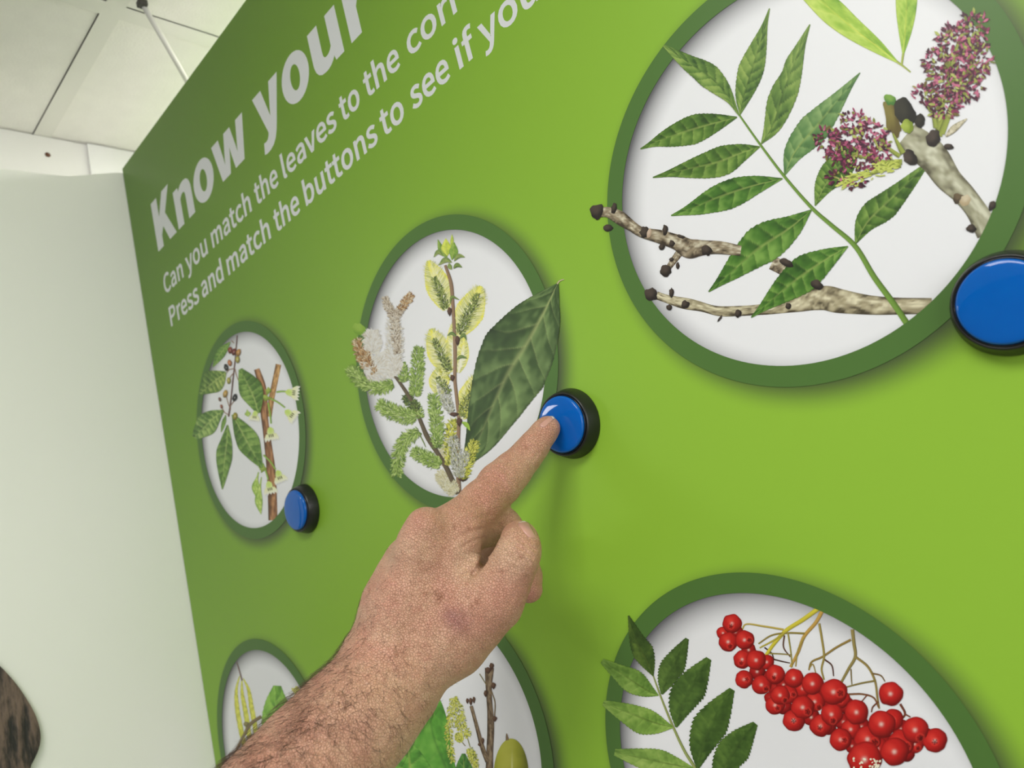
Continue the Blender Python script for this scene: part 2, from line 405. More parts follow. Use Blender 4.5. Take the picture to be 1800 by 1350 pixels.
# lettering: outlines of each character in em units, [advance, contours]
GL = {"K":[0.2262,[[[0.0354,0.0],[0.0676,0.0],[0.0676,0.0812],[0.1117,0.1338],[0.1887,0.0],[0.2248,0.0],[0.132,0.1593],[0.2125,0.2567],[0.1758,0.2567],[0.0683,0.1278],[0.0676,0.1278],[0.0676,0.2567],[0.0354,0.2567]]]],"n":[0.2135,[[[0.0322,0.0],[0.0644,0.0],[0.0644,0.138],[0.0777,0.1506],[0.0901,0.1597],[0.1025,0.1652],[0.1162,0.167],[0.1325,0.1641],[0.1437,0.155],[0.1502,0.1392],[0.1523,0.1162],[0.1523,0.0],[0.1842,0.0],[0.1842,0.1204],[0.1807,0.1525],[0.1701,0.1759],[0.152,0.1902],[0.1261,0.195],[0.1077,0.1925],[0.0912,0.1856],[0.0762,0.1752],[0.0623,0.1625],[0.0616,0.1625],[0.0585,0.1901],[0.0322,0.1901]]]],"o":[0.2121,[[[0.1061,-0.0046],[0.1395,0.0021],[0.1675,0.0215],[0.1868,0.0528],[0.194,0.0949],[0.1868,0.1373],[0.1675,0.1687],[0.1395,0.1883],[0.1061,0.195],[0.0727,0.1883],[0.0447,0.1687],[0.0254,0.1373],[0.0182,0.0949],[0.0254,0.0528],[0.0447,0.0215],[0.0727,0.0021]],[[0.1061,0.0221],[0.0836,0.0273],[0.0663,0.0421],[0.0551,0.065],[0.0511,0.0949],[0.0551,0.1248],[0.0663,0.1479],[0.0836,0.1628],[0.1061,0.1681],[0.1286,0.1628],[0.1461,0.1479],[0.1574,0.1248],[0.1614,0.0949],[0.1574,0.065],[0.1461,0.0421],[0.1286,0.0273]]]],"w":[0.2808,[[[0.0623,0.0],[0.0994,0.0],[0.1264,0.1019],[0.1299,0.1155],[0.1331,0.1292],[0.1362,0.143],[0.1394,0.1572],[0.1411,0.1572],[0.1444,0.1431],[0.1475,0.1294],[0.1506,0.116],[0.1541,0.1026],[0.1814,0.0],[0.2202,0.0],[0.2717,0.1901],[0.2409,0.1901],[0.2132,0.0802],[0.2102,0.0667],[0.2073,0.0535],[0.2045,0.0404],[0.2017,0.0273],[0.1999,0.0273],[0.1866,0.0802],[0.1569,0.1901],[0.1257,0.1901],[0.0959,0.0802],[0.0926,0.0667],[0.0894,0.0535],[0.0863,0.0404],[0.0833,0.0273],[0.0816,0.0273],[0.0704,0.0802],[0.042,0.1901],[0.0095,0.1901]]]],"y":[0.1824,[[[0.0354,-0.0819],[0.0606,-0.0769],[0.0801,-0.0629],[0.095,-0.042],[0.1064,-0.0161],[0.1779,0.1901],[0.1467,0.1901],[0.1124,0.0847],[0.097,0.0308],[0.0952,0.0308],[0.0903,0.0444],[0.0855,0.0582],[0.0809,0.0717],[0.0763,0.0847],[0.0378,0.1901],[0.0046,0.1901],[0.0809,-0.0004],[0.0767,-0.0147],[0.0696,-0.031],[0.0603,-0.044],[0.0485,-0.0526],[0.034,-0.0557],[0.03,-0.0554],[0.0261,-0.0546],[0.0224,-0.0536],[0.0193,-0.0525],[0.013,-0.0781],[0.0177,-0.0797],[0.0231,-0.0809],[0.029,-0.0817]]]],"u":[0.2125,[[[0.0879,-0.0046],[0.1061,-0.0021],[0.1222,0.0049],[0.1369,0.0157],[0.1506,0.0298],[0.1516,0.0298],[0.1541,0.0],[0.1807,0.0],[0.1807,0.1901],[0.1488,0.1901],[0.1488,0.0553],[0.1358,0.0408],[0.1236,0.0308],[0.1111,0.025],[0.0973,0.0231],[0.0811,0.026],[0.07,0.0351],[0.0637,0.0507],[0.0616,0.0735],[0.0616,0.1901],[0.0294,0.1901],[0.0294,0.0697],[0.0329,0.0375],[0.0435,0.0143],[0.0618,0.0002]]]],"r":[0.1358,[[[0.0322,0.0],[0.0644,0.0],[0.0644,0.1222],[0.075,0.1427],[0.0871,0.1563],[0.0997,0.164],[0.112,0.1663],[0.1175,0.1661],[0.122,0.1655],[0.1262,0.1645],[0.1306,0.1632],[0.1366,0.1908],[0.1321,0.1928],[0.1273,0.1941],[0.1221,0.1948],[0.1162,0.195],[0.1008,0.1922],[0.0864,0.1843],[0.0734,0.1718],[0.0623,0.1555],[0.0616,0.1555],[0.0585,0.1901],[0.0322,0.1901]]]],"C":[0.2234,[[[0.132,-0.0046],[0.1555,-0.0021],[0.1763,0.005],[0.1946,0.0166],[0.2108,0.0322],[0.1929,0.0529],[0.1801,0.0406],[0.1662,0.0315],[0.1507,0.0258],[0.1334,0.0238],[0.1002,0.0312],[0.0751,0.0522],[0.0592,0.0854],[0.0536,0.1292],[0.0594,0.1724],[0.0759,0.2051],[0.1014,0.2257],[0.1345,0.2328],[0.15,0.2311],[0.1639,0.2261],[0.1761,0.2185],[0.187,0.2087],[0.2045,0.2297],[0.1917,0.2416],[0.1755,0.2516],[0.1562,0.2586],[0.1341,0.2612],[0.0888,0.2521],[0.0528,0.2258],[0.0289,0.1839],[0.0203,0.1282],[0.0287,0.0723],[0.0521,0.0305],[0.0875,0.0045]]]],"a":[0.1971,[[[0.076,-0.0046],[0.0932,-0.0024],[0.1095,0.0035],[0.1248,0.0121],[0.139,0.0228],[0.1401,0.0228],[0.1429,0.0],[0.1691,0.0],[0.1691,0.1169],[0.1654,0.1491],[0.1537,0.1737],[0.1332,0.1895],[0.1033,0.195],[0.0811,0.1927],[0.0609,0.1868],[0.0433,0.1788],[0.0287,0.1702],[0.041,0.1481],[0.0531,0.1556],[0.0669,0.1621],[0.0819,0.1667],[0.098,0.1684],[0.1173,0.1644],[0.1293,0.1536],[0.1355,0.1383],[0.1373,0.1204],[0.0849,0.1113],[0.0486,0.097],[0.0275,0.0766],[0.0207,0.0494],[0.0248,0.0265],[0.0364,0.0095],[0.0539,-0.001]],[[0.0851,0.0214],[0.0719,0.023],[0.0612,0.0283],[0.0541,0.0376],[0.0515,0.0515],[0.0559,0.0682],[0.0703,0.0817],[0.0968,0.092],[0.1373,0.0991],[0.1373,0.0462],[0.1238,0.0354],[0.111,0.0276],[0.0983,0.0229]]]],"m":[0.3242,[[[0.0322,0.0],[0.0644,0.0],[0.0644,0.138],[0.0771,0.1508],[0.0893,0.1598],[0.101,0.1652],[0.112,0.167],[0.1278,0.1641],[0.1388,0.155],[0.1453,0.1392],[0.1474,0.1162],[0.1474,0.0],[0.1793,0.0],[0.1793,0.138],[0.1922,0.1508],[0.2044,0.1598],[0.2161,0.1652],[0.2272,0.167],[0.243,0.1641],[0.254,0.155],[0.2605,0.1392],[0.2626,0.1162],[0.2626,0.0],[0.2945,0.0],[0.2945,0.1204],[0.291,0.1525],[0.2803,0.1759],[0.2624,0.1902],[0.237,0.195],[0.2201,0.1923],[0.2042,0.1848],[0.189,0.1733],[0.174,0.1586],[0.1667,0.1738],[0.1559,0.1852],[0.141,0.1925],[0.1215,0.195],[0.105,0.1925],[0.0897,0.1856],[0.0755,0.1752],[0.0623,0.1625],[0.0616,0.1625],[0.0585,0.1901],[0.0322,0.1901]]]],"t":[0.132,[[[0.0917,-0.0046],[0.1008,-0.004],[0.1098,-0.0024],[0.1187,-0.0001],[0.1271,0.0025],[0.1208,0.0266],[0.1157,0.0246],[0.1102,0.0229],[0.1045,0.0218],[0.0991,0.0214],[0.0852,0.0238],[0.0761,0.0309],[0.0712,0.0423],[0.0697,0.0578],[0.0697,0.1642],[0.1215,0.1642],[0.1215,0.1901],[0.0697,0.1901],[0.0697,0.2437],[0.0431,0.2437],[0.0396,0.1901],[0.0095,0.1884],[0.0095,0.1642],[0.0378,0.1642],[0.0378,0.0588],[0.0406,0.0328],[0.0497,0.0128],[0.0663,-0.0]]]],"c":[0.1785,[[[0.1071,-0.0046],[0.124,-0.0029],[0.1401,0.0018],[0.1551,0.0093],[0.1688,0.0193],[0.1548,0.041],[0.1452,0.0336],[0.1345,0.0276],[0.1227,0.0235],[0.1099,0.0221],[0.086,0.0273],[0.0674,0.0421],[0.0554,0.065],[0.0511,0.0949],[0.0556,0.1248],[0.0681,0.1479],[0.087,0.1628],[0.111,0.1681],[0.1216,0.1669],[0.1313,0.1635],[0.1404,0.1583],[0.1488,0.1516],[0.1649,0.1726],[0.1542,0.1811],[0.1416,0.1883],[0.1269,0.1932],[0.1096,0.195],[0.0746,0.1883],[0.0455,0.1687],[0.0256,0.1373],[0.0182,0.0949],[0.025,0.0528],[0.0438,0.0215],[0.072,0.0021]]]],"h":[0.2125,[[[0.0322,0.0],[0.0644,0.0],[0.0644,0.138],[0.0777,0.1506],[0.0901,0.1597],[0.1025,0.1652],[0.1162,0.167],[0.1325,0.1641],[0.1437,0.155],[0.1502,0.1392],[0.1523,0.1162],[0.1523,0.0],[0.1842,0.0],[0.1842,0.1204],[0.1807,0.1525],[0.1701,0.1759],[0.152,0.1902],[0.1261,0.195],[0.1077,0.1925],[0.0914,0.1857],[0.0766,0.1755],[0.063,0.1632],[0.0644,0.2024],[0.0644,0.2787],[0.0322,0.2787]]]],"e":[0.1939,[[[0.1092,-0.0046],[0.1275,-0.0031],[0.1438,0.001],[0.1585,0.0071],[0.1716,0.0147],[0.1604,0.0361],[0.1495,0.0297],[0.1381,0.025],[0.126,0.022],[0.1127,0.021],[0.088,0.0257],[0.0685,0.039],[0.0554,0.06],[0.0497,0.0875],[0.1779,0.0875],[0.1793,0.1057],[0.1742,0.1426],[0.1595,0.1707],[0.1357,0.1887],[0.1033,0.195],[0.0717,0.1881],[0.0445,0.1682],[0.0254,0.1367],[0.0182,0.0949],[0.0253,0.0529],[0.0447,0.0217],[0.0736,0.0022]],[[0.0494,0.1103],[0.0557,0.1355],[0.068,0.1541],[0.0846,0.1655],[0.104,0.1695],[0.1239,0.1656],[0.1388,0.1543],[0.1481,0.1358],[0.1513,0.1103]]]],"l":[0.0994,[[[0.0658,-0.0046],[0.0718,-0.0043],[0.0767,-0.0037],[0.0808,-0.0028],[0.0844,-0.0018],[0.0798,0.0228],[0.0732,0.0221],[0.0697,0.0228],[0.067,0.0252],[0.0651,0.0294],[0.0644,0.0357],[0.0644,0.2787],[0.0322,0.2787],[0.0322,0.0378],[0.0341,0.0198],[0.0401,0.0065],[0.0505,-0.0017]]]],"v":[0.1824,[[[0.0732,0.0],[0.1106,0.0],[0.1779,0.1901],[0.1464,0.1901],[0.1103,0.0819],[0.106,0.0679],[0.1015,0.0538],[0.0971,0.0397],[0.0928,0.0259],[0.091,0.0259],[0.0735,0.0819],[0.0378,0.1901],[0.0046,0.1901]]]],"s":[0.1638,[[[0.0819,-0.0046],[0.1116,-0.0001],[0.1332,0.0121],[0.1464,0.03],[0.1509,0.0518],[0.1458,0.0746],[0.1324,0.0903],[0.1138,0.1012],[0.0931,0.1096],[0.0777,0.1156],[0.0646,0.1224],[0.0556,0.131],[0.0522,0.1425],[0.0543,0.1532],[0.0608,0.162],[0.0718,0.168],[0.0875,0.1702],[0.0995,0.1689],[0.1105,0.1653],[0.1208,0.16],[0.1306,0.1534],[0.146,0.1733],[0.1341,0.1817],[0.12,0.1886],[0.1043,0.1933],[0.0872,0.195],[0.0594,0.1908],[0.0388,0.1794],[0.0261,0.1622],[0.0217,0.1411],[0.0266,0.1202],[0.0394,0.1051],[0.0572,0.0943],[0.077,0.0861],[0.0927,0.08],[0.1066,0.0724],[0.1166,0.0627],[0.1204,0.0501],[0.1181,0.0385],[0.1112,0.029],[0.0995,0.0226],[0.083,0.0203],[0.0669,0.0219],[0.0526,0.0266],[0.0393,0.0338],[0.0266,0.0431],[0.0112,0.0217],[0.026,0.0113],[0.0432,0.0029],[0.062,-0.0026]]]],"P":[0.2216,[[[0.0354,0.0],[0.0676,0.0],[0.0676,0.1022],[0.1099,0.1022],[0.1485,0.107],[0.1784,0.1215],[0.1976,0.1461],[0.2045,0.1814],[0.1976,0.2168],[0.178,0.24],[0.1478,0.2528],[0.1085,0.2567],[0.0354,0.2567]],[[0.0676,0.1285],[0.0676,0.2304],[0.1043,0.2304],[0.134,0.228],[0.1552,0.2199],[0.168,0.2048],[0.1723,0.1814],[0.1682,0.1576],[0.1559,0.1412],[0.1352,0.1316],[0.1057,0.1285]]]],"d":[0.2164,[[[0.114,-0.0029],[0.1279,0.0019],[0.1415,0.0095],[0.1544,0.0196],[0.1558,0.0196],[0.1586,0.0],[0.1842,0.0],[0.1842,0.2787],[0.152,0.2787],[0.152,0.2024],[0.1534,0.1684],[0.1396,0.1788],[0.1249,0.1872],[0.1094,0.1929],[0.0935,0.195],[0.061,0.1881],[0.0373,0.1686],[0.0228,0.138],[0.0179,0.098],[0.0247,0.0545],[0.0429,0.0223],[0.0693,0.0023],[0.1005,-0.0046]],[[0.0839,0.0276],[0.0666,0.0425],[0.0552,0.0661],[0.0511,0.0977],[0.0539,0.1266],[0.0627,0.1488],[0.0783,0.163],[0.1016,0.1681],[0.1136,0.1664],[0.126,0.1614],[0.1388,0.1533],[0.152,0.1422],[0.152,0.042],[0.1396,0.0327],[0.1274,0.0267],[0.116,0.0234],[0.1058,0.0224]]]],"b":[0.2164,[[[0.1159,-0.0046],[0.1471,0.0023],[0.1735,0.0223],[0.1917,0.0545],[0.1985,0.098],[0.1936,0.138],[0.1791,0.1686],[0.1554,0.1881],[0.1229,0.195],[0.107,0.1929],[0.0915,0.1872],[0.0768,0.1788],[0.063,0.1684],[0.0644,0.2024],[0.0644,0.2787],[0.0322,0.2787],[0.0322,0.0],[0.0578,0.0],[0.0606,0.0196],[0.062,0.0196],[0.0749,0.0095],[0.0885,0.0019],[0.1024,-0.0029]],[[0.1106,0.0224],[0.1004,0.0234],[0.089,0.0267],[0.0768,0.0327],[0.0644,0.042],[0.0644,0.1422],[0.0776,0.1533],[0.0904,0.1614],[0.1028,0.1664],[0.1148,0.1681],[0.1381,0.163],[0.1537,0.1488],[0.1625,0.1266],[0.1653,0.0977],[0.1612,0.0661],[0.1498,0.0425],[0.1325,0.0276]]]],"i":[0.0963,[[[0.0322,0.0],[0.0644,0.0],[0.0644,0.1901],[0.0322,0.1901]],[[0.0483,0.2293],[0.057,0.2309],[0.0637,0.2352],[0.0681,0.2419],[0.0697,0.2507],[0.0681,0.2591],[0.0637,0.2656],[0.057,0.2699],[0.0483,0.2714],[0.0397,0.2699],[0.0331,0.2656],[0.0288,0.2591],[0.0273,0.2507],[0.0288,0.2419],[0.0331,0.2352],[0.0397,0.2309]]]],"f":[0.1138,[[[0.0116,0.1642],[0.0375,0.1642],[0.0375,0.0],[0.0693,0.0],[0.0693,0.1642],[0.1096,0.1642],[0.1096,0.1901],[0.0693,0.1901],[0.0693,0.2202],[0.071,0.2364],[0.076,0.2482],[0.0844,0.2553],[0.0963,0.2577],[0.1014,0.2574],[0.1068,0.2564],[0.1123,0.2547],[0.1176,0.2525],[0.1246,0.2773],[0.1177,0.2797],[0.1099,0.2816],[0.1016,0.2828],[0.0928,0.2833],[0.0682,0.2789],[0.0509,0.2664],[0.0408,0.2466],[0.0375,0.2206],[0.0375,0.1901],[0.0116,0.1884]]]]," ":[0.0785,[]]}
def finish_text(cu, name, label):
    tmp = bpy.data.objects.new(name, cu); COL.objects.link(tmp)
    bpy.context.view_layer.update()
    me = bpy.data.meshes.new_from_object(tmp.evaluated_get(bpy.context.evaluated_depsgraph_get()))
    bpy.data.objects.remove(tmp)
    n_ = len(me.vertices); c = np.empty(n_ * 3); me.vertices.foreach_get('co', c); c = c.reshape(-1, 3)
    me.vertices.foreach_set('co', np.stack([c[:, 0], -(c[:, 2] + 1.8e-5), c[:, 1]], 1).ravel())
    me.materials.clear(); me.materials.append(M['letter'])
    o = bpy.data.objects.new(name, me); COL.objects.link(o); o.parent = panel
    o['label'] = label
    return o
def lettering(name, words, base, size, off, xs, label):
    """words: (text, x_start, x_end of the last glyph's ink)"""
    cu = bpy.data.curves.new(name, 'CURVE')
    cu.dimensions = '2D'; cu.fill_mode = 'BOTH'; cu.offset = off * size * S
    cu.extrude = 1.6e-5
    for text, x0, x1 in words:
        pen, items = 0.0, []
        for ch in text:
            adv, cons = GL[ch]
            items.append((pen, cons)); pen += adv + xs
        lo = min(x + p for p, cs in items for c in cs for x, y in c) - off
        hi = max(x + p for p, cs in items for c in cs for x, y in c) + off
        k = (x1 - x0) / (hi - lo)
        for p, cs in items:
            for c in cs:
                sp = cu.splines.new('POLY'); sp.points.add(len(c) - 1); sp.use_cyclic_u = True
                for i, (x, y) in enumerate(c):
                    sp.points[i].co = ((x0 + k * (x + p - lo)) * S, (base + size * (off + y * (0.2567 - 2 * off) / 0.2567)) * S, 0, 1)
    return finish_text(cu, name, label)
def arc(cx, cy, rx, ry, n_=28, a0=0.0, a1=2 * math.pi):
    return [(cx + rx * math.cos(t), cy + ry * math.sin(t)) for t in np.linspace(a0, a1, n_, endpoint=a1 < 6.28)]
HK = [(0, 0), (0, 1), (.265, 1), (.265, .60), (.52, 1), (.83, 1), (.535, .56), (.87, 0), (.565, 0), (.375, .36), (.265, .22), (.265, 0)]
HN = [(0, 0), (0, .74), (.195, .74), (.215, .655), (.26, .70), (.32, .735), (.39, .755), (.46, .757), (.55, .742), (.62, .70), (.67, .63), (.695, .54), (.70, .46), (.70, 0), (.455, 0), (.455, .43), (.45, .50), (.425, .545), (.385, .558), (.33, .55), (.28, .52), (.245, .48), (.245, 0)]
HU = [(.70 - x, .74 - y) for x, y in HN]
HR = [(0, 0), (0, .74), (.195, .74), (.215, .62), (.26, .69), (.32, .735), (.40, .757), (.47, .755), (.52, .742), (.48, .53), (.43, .542), (.36, .53), (.29, .475), (.245, .40), (.245, 0)]
HW = [(0, .74), (.245, .74), (.315, .36), (.335, .22), (.358, .36), (.445, .74), (.655, .74), (.74, .36), (.765, .22), (.787, .36), (.86, .74), (1.09, .74), (.92, 0), (.63, 0), (.57, .28), (.548, .43), (.52, .28), (.455, 0), (.175, 0)]
HY = [(0, .74), (.255, .74), (.35, .36), (.382, .22), (.41, .36), (.50, .74), (.75, .74), (.52, .06), (.47, -.07), (.41, -.17), (.33, -.24), (.23, -.275), (.13, -.28), (.055, -.265), (.09, -.085), (.15, -.097), (.205, -.08), (.24, -.04), (.258, .005)]
cu = bpy.data.curves.new('title_lettering', 'CURVE'); cu.dimensions = '2D'; cu.fill_mode = 'BOTH'; cu.extrude = 1.6e-5
for cons, x0, x1 in (([HK], .0553, .1015), ([HN], .1065, .1446), ([arc(.37, .37, .37, .388), arc(.37, .37, .125, .205)], .1495, .1905), ([HW], .1940, .2550), ([HY], .2738, .3162),
                     ([arc(.37, .37, .37, .388), arc(.37, .37, .125, .205)], .3188, .3585), ([HU], .3640, .4025), ([HR], .4121, .4402)):
    lo_, hi_ = min(x for x, y in cons[0]), max(x for x, y in cons[0])
    for c in cons:
        sp = cu.splines.new('POLY'); sp.points.add(len(c) - 1); sp.use_cyclic_u = True
        for i, (x, y) in enumerate(c):
            sp.points[i].co = ((x0 + (x - lo_) * (x1 - x0) / (hi_ - lo_)) * S, (.0434 + y * .0538) * S, 0, 1)
finish_text(cu, 'title_lettering', 'heavy white title reading Know your')
lettering('text_line', [('Can', 0.0551, 0.1005), ('you', 0.1090, 0.1552), ('match', 0.1655, 0.2416), ('the', 0.2503, 0.2885), ('leaves', 0.2968, 0.3762),
                        ('to', 0.3829, 0.4072), ('the', 0.4147, 0.4550), ('correct', 0.4646, 0.5620)], -0.0041, 0.0790, 0.0075, 0.004, 'white text line beginning Can you match the leaves')
lettering('text_line', [('Press', 0.0567, 0.1235), ('and', 0.1306, 0.1753), ('match', 0.1842, 0.2624), ('the', 0.2710, 0.3102), ('buttons', 0.3187, 0.4164),
                        ('to', 0.4223, 0.4477), ('see', 0.4565, 0.4955), ('if', 0.5035, 0.5210), ('you', 0.5258, 0.5745)], -0.0394, 0.0790, 0.0075, 0.004, 'white text line beginning Press and match the buttons')

# ---------------------------------------------------------------- printed pictures (flat ink on the panel)
ALB = {'A': 196, 'B': 226, 'C': 235, 'D': 222, 'E': 205, 'F': 196}       # white level each print's inks are divided by; E's leaves hand shade in them
CUR = {'k': 'C', 'p': None}
def ink(c):
    w = lin(ALB[CUR['k']])
    return np.clip(lin(c) / w * 0.88, 0.002, 0.90)

def spline(pts, n_):
    P = np.array(pts, float)
    if len(P) == 2:
        return P[0] + np.linspace(0, 1, n_)[:, None] * (P[1] - P[0])
    d = np.r_[0, np.cumsum(np.linalg.norm(np.diff(P, axis=0), axis=1) ** 0.5)]
    t = np.linspace(0, d[-1], n_)
    Q = np.vstack([2 * P[0] - P[1], P, 2 * P[-1] - P[-2]])
    D = np.r_[-d[1], d, 2 * d[-1] - d[-2]]
    out = []
    for x in t:
        i = min(max(np.searchsorted(d, x, 'right') - 1, 0), len(P) - 2) + 1
        p0, p1, p2, p3 = Q[i - 1:i + 3]; t0, t1, t2, t3 = D[i - 1:i + 3]
        a1 = (t1 - x) / (t1 - t0) * p0 + (x - t0) / (t1 - t0) * p1
        a2 = (t2 - x) / (t2 - t1) * p1 + (x - t1) / (t2 - t1) * p2
        a3 = (t3 - x) / (t3 - t2) * p2 + (x - t2) / (t3 - t2) * p3
        b1 = (t2 - x) / (t2 - t0) * a1 + (x - t0) / (t2 - t0) * a2
        b2 = (t3 - x) / (t3 - t1) * a2 + (x - t1) / (t3 - t1) * a3
        out.append((t2 - x) / (t2 - t1) * b1 + (x - t1) / (t2 - t1) * b2)
    return np.array(out)

_T = rng.random((64, 64, 3))
def vn(x, y, ch=0):
    xi, yi = np.floor(x).astype(int), np.floor(y).astype(int)
    fx, fy = x - xi, y - yi
    fx, fy = fx * fx * (3 - 2 * fx), fy * fy * (3 - 2 * fy)
    g_ = lambda a_, b_: _T[a_ % 64, b_ % 64, ch]
    return (g_(xi, yi) * (1 - fx) + g_(xi + 1, yi) * fx) * (1 - fy) + (g_(xi, yi + 1) * (1 - fx) + g_(xi + 1, yi + 1) * fx) * fy

_cnt = [0]
def flat(name, px, faces, layer, cols, dz=None, label=None):
    P = onto(px)
    P[:, 2] = LAY * layer + 1.3e-6 * (_cnt[0] % 28)
    _cnt[0] += 1
    if dz is not None: P[:, 2] += dz
    o = mesh_obj(name, P, faces, M['print'], CUR['p'], cols=cols)
    if label: o['label'] = label
    return o

def ribbon(name, mid, wl, wr, layer, colf, N=60, Mh=6, teeth=0.0, nt=20, label=None, cap=False):
    C_ = spline(mid, N)
    T_ = np.gradient(C_, axis=0); T_ /= np.linalg.norm(T_, axis=1)[:, None] + 1e-9
    Nn = np.stack([T_[:, 1], -T_[:, 0]], 1)                # to the left of travel in image space (y down)
    u = np.linspace(0, 1, N)
    prof_ = lambda w_: np.maximum(0.15, spline([(i, x) for i, x in enumerate(w_)], N)[:, 1]) if len(w_) > 2 else np.interp(u, [0, 1], w_)
    L_, R_ = prof_(wl), prof_(wr)
    saw = 1 - teeth * (((u * nt) % 1.0))
    L_, R_ = L_ * saw, R_ * (1 - teeth * ((u * nt + 0.4) % 1.0))
    t = np.linspace(-1, 1, 2 * Mh + 1)
    off = np.where(t[None] > 0, t[None] * L_[:, None], t[None] * R_[:, None])
    px = C_[:, None] + Nn[:, None] * off[..., None]
    U, T2 = np.meshgrid(u, t, indexing='ij')
    cols = colf(U.ravel(), T2.ravel(), px.reshape(-1, 2))
    k = 2 * Mh + 1
    i, j = np.meshgrid(np.arange(N - 1), np.arange(k - 1), indexing='ij')
    a_ = (i * k + j).ravel()
    Fc = np.stack([a_, a_ + 1, a_ + k + 1, a_ + k], 1)
    return flat(name, px.reshape(-1, 2), Fc, layer, cols, label=label)

def leafcol(dark, mid, light, nv=9, slant=0.9, vein=(150, 175, 100), seed=0, depth=1.0, wob=0.35):
    dark, mid, light, vein = (np.clip(ink(c) * (1.22, 1.04, .80), 0, .9) for c in (dark, mid, light, vein))
    def f(U, T, px):
        a_ = np.abs(T)
        ph = (U * nv - a_ * slant + seed * 0.37 + np.where(T > 0, 0.45, 0) + 0.25 * wob * vn(U * 5 + seed, T * 2 + 9))
        fr = ph % 1.0
        sh_ = 0.5 + 0.35 * depth * (fr - 0.5) * 2 * np.clip(1 - a_ * 0.5, 0, 1)
        sh_ += 0.55 * (vn(U * 7 + seed * 3, T * 2.2 + 5, 1) - 0.5) + 0.35 * (vn(U * 30 + seed, T * 8, 2) - 0.5) + np.where(T > 0, 0.12, -0.10)
        sh_ = np.clip(sh_, 0, 1)
        c = np.where((sh_ < 0.5)[:, None], dark + (mid - dark) * (sh_ * 2)[:, None], mid + (light - mid) * ((sh_ - 0.5) * 2)[:, None])
        line = np.clip(1 - np.minimum(fr, 1 - fr) / 0.075, 0, 1) * np.clip(1.05 - a_, 0, 1) * 0.55
        c = c + (vein - c) * (line * 0.5)[:, None]
        mr = np.clip(1 - a_ / 0.09, 0, 1) * np.clip(1.1 - U, 0.2, 1)
        c = c + (vein - c) * (mr * 0.75)[:, None]
        c *= (1 - 0.25 * (a_ > 0.93))[:, None]
        return c
    return f

def leaf(mid, wl, wr, layer, dark, midc, light, name='leaf', N=110, Mh=9, teeth=0.06, nt=26, **kw):
    return ribbon(name, mid, wl, wr, layer, leafcol(dark, midc, light, **kw), N, Mh, teeth, nt)

def barkcol(dark, midc, light, seed=0, streak=14, along=3):
    dark, midc, light = (ink(c) for c in (dark, midc, light))
    def f(U, T, px):
        s_ = 0.62 - 0.55 * T ** 2 + 0.15 * T
        s_ = s_ + 0.8 * (vn(U * streak * along / 3 + seed, T * 2.5 + seed, 0) - 0.5) + 0.5 * (vn(U * streak * 3 + seed, T * 5, 1) - 0.5)
        s_ = np.clip(s_, 0, 1)
        return np.where((s_ < 0.5)[:, None], dark + (midc - dark) * (s_ * 2)[:, None], midc + (light - midc) * ((s_ - 0.5) * 2)[:, None])
    return f

def twig(mid, w, layer, dark=(75, 62, 48), midc=(150, 135, 108), light=(215, 208, 180), name='twig', N=80, Mh=5, seed=0, streak=14, label=None):
    return ribbon(name, mid, w, w, layer, barkcol(dark, midc, light, seed, streak), N, Mh, label=label)

def stalk(mid, w, layer, c, name='stalk', N=24):
    c = np.array(c, float)
    def f(U, T, px):
        k_ = (1.0 + 0.25 * (-T) - 0.35 * T ** 2)[:, None]
        return np.clip(ink(c) * k_, 0, 0.86)
    return ribbon(name, mid, w, w, layer, f, N, 2)

def blob(name, c, rx, ry, ang, layer, colf, wob=0.0, seed=0, nr=7, na=36, label=None):
    a_ = np.linspace(0, 2 * np.pi, na, endpoint=False)
    rr = np.linspace(0, 1, nr + 1)[1:]
    wv = 1 + wob * 2 * (vn(np.cos(a_) * 2.3 + seed * 7 + 20, np.sin(a_) * 2.3 + 20) - 0.5)
    px = [(0, 0)]; R_, A_ = [0], [0]
    for r in rr:
        for k, t in enumerate(a_):
            px.append((rx * r * wv[k] * math.cos(t), ry * r * wv[k] * math.sin(t))); R_.append(r); A_.append(t)
    px = np.array(px); ca, sa = math.cos(ang), math.sin(ang)
    px = np.stack([px[:, 0] * ca - px[:, 1] * sa + c[0], px[:, 0] * sa + px[:, 1] * ca + c[1]], 1)
    Fc = [(0, 1 + k, 1 + (k + 1) % na) for k in range(na)]
    for i in range(nr - 1):
        for k in range(na):
            Fc.append((1 + i * na + k, 1 + (i + 1) * na + k, 1 + (i + 1) * na + (k + 1) % na, 1 + i * na + (k + 1) % na))
    return flat(name, px, Fc, layer, colf(np.array(R_), np.array(A_)), label=label)

def budcol(c1=(38, 32, 30), c2=(95, 82, 72)):
    c1, c2 = ink(c1), ink(c2)
    def f(R_, A_):
        k_ = np.clip(0.55 - 0.5 * R_ * np.cos(A_ - 3.9) * -1 - 0.5 * R_, 0, 1)[:, None]
        return c1 + (c2 - c1) * k_
    return f
def bud(c, rx, ry, ang=0, layer=8, c1=(38, 32, 30), c2=(95, 82, 72), seed=0):
    return blob('bud', c, rx, ry, ang, layer, budcol(c1, c2), wob=0.22, seed=seed, nr=4, na=20)

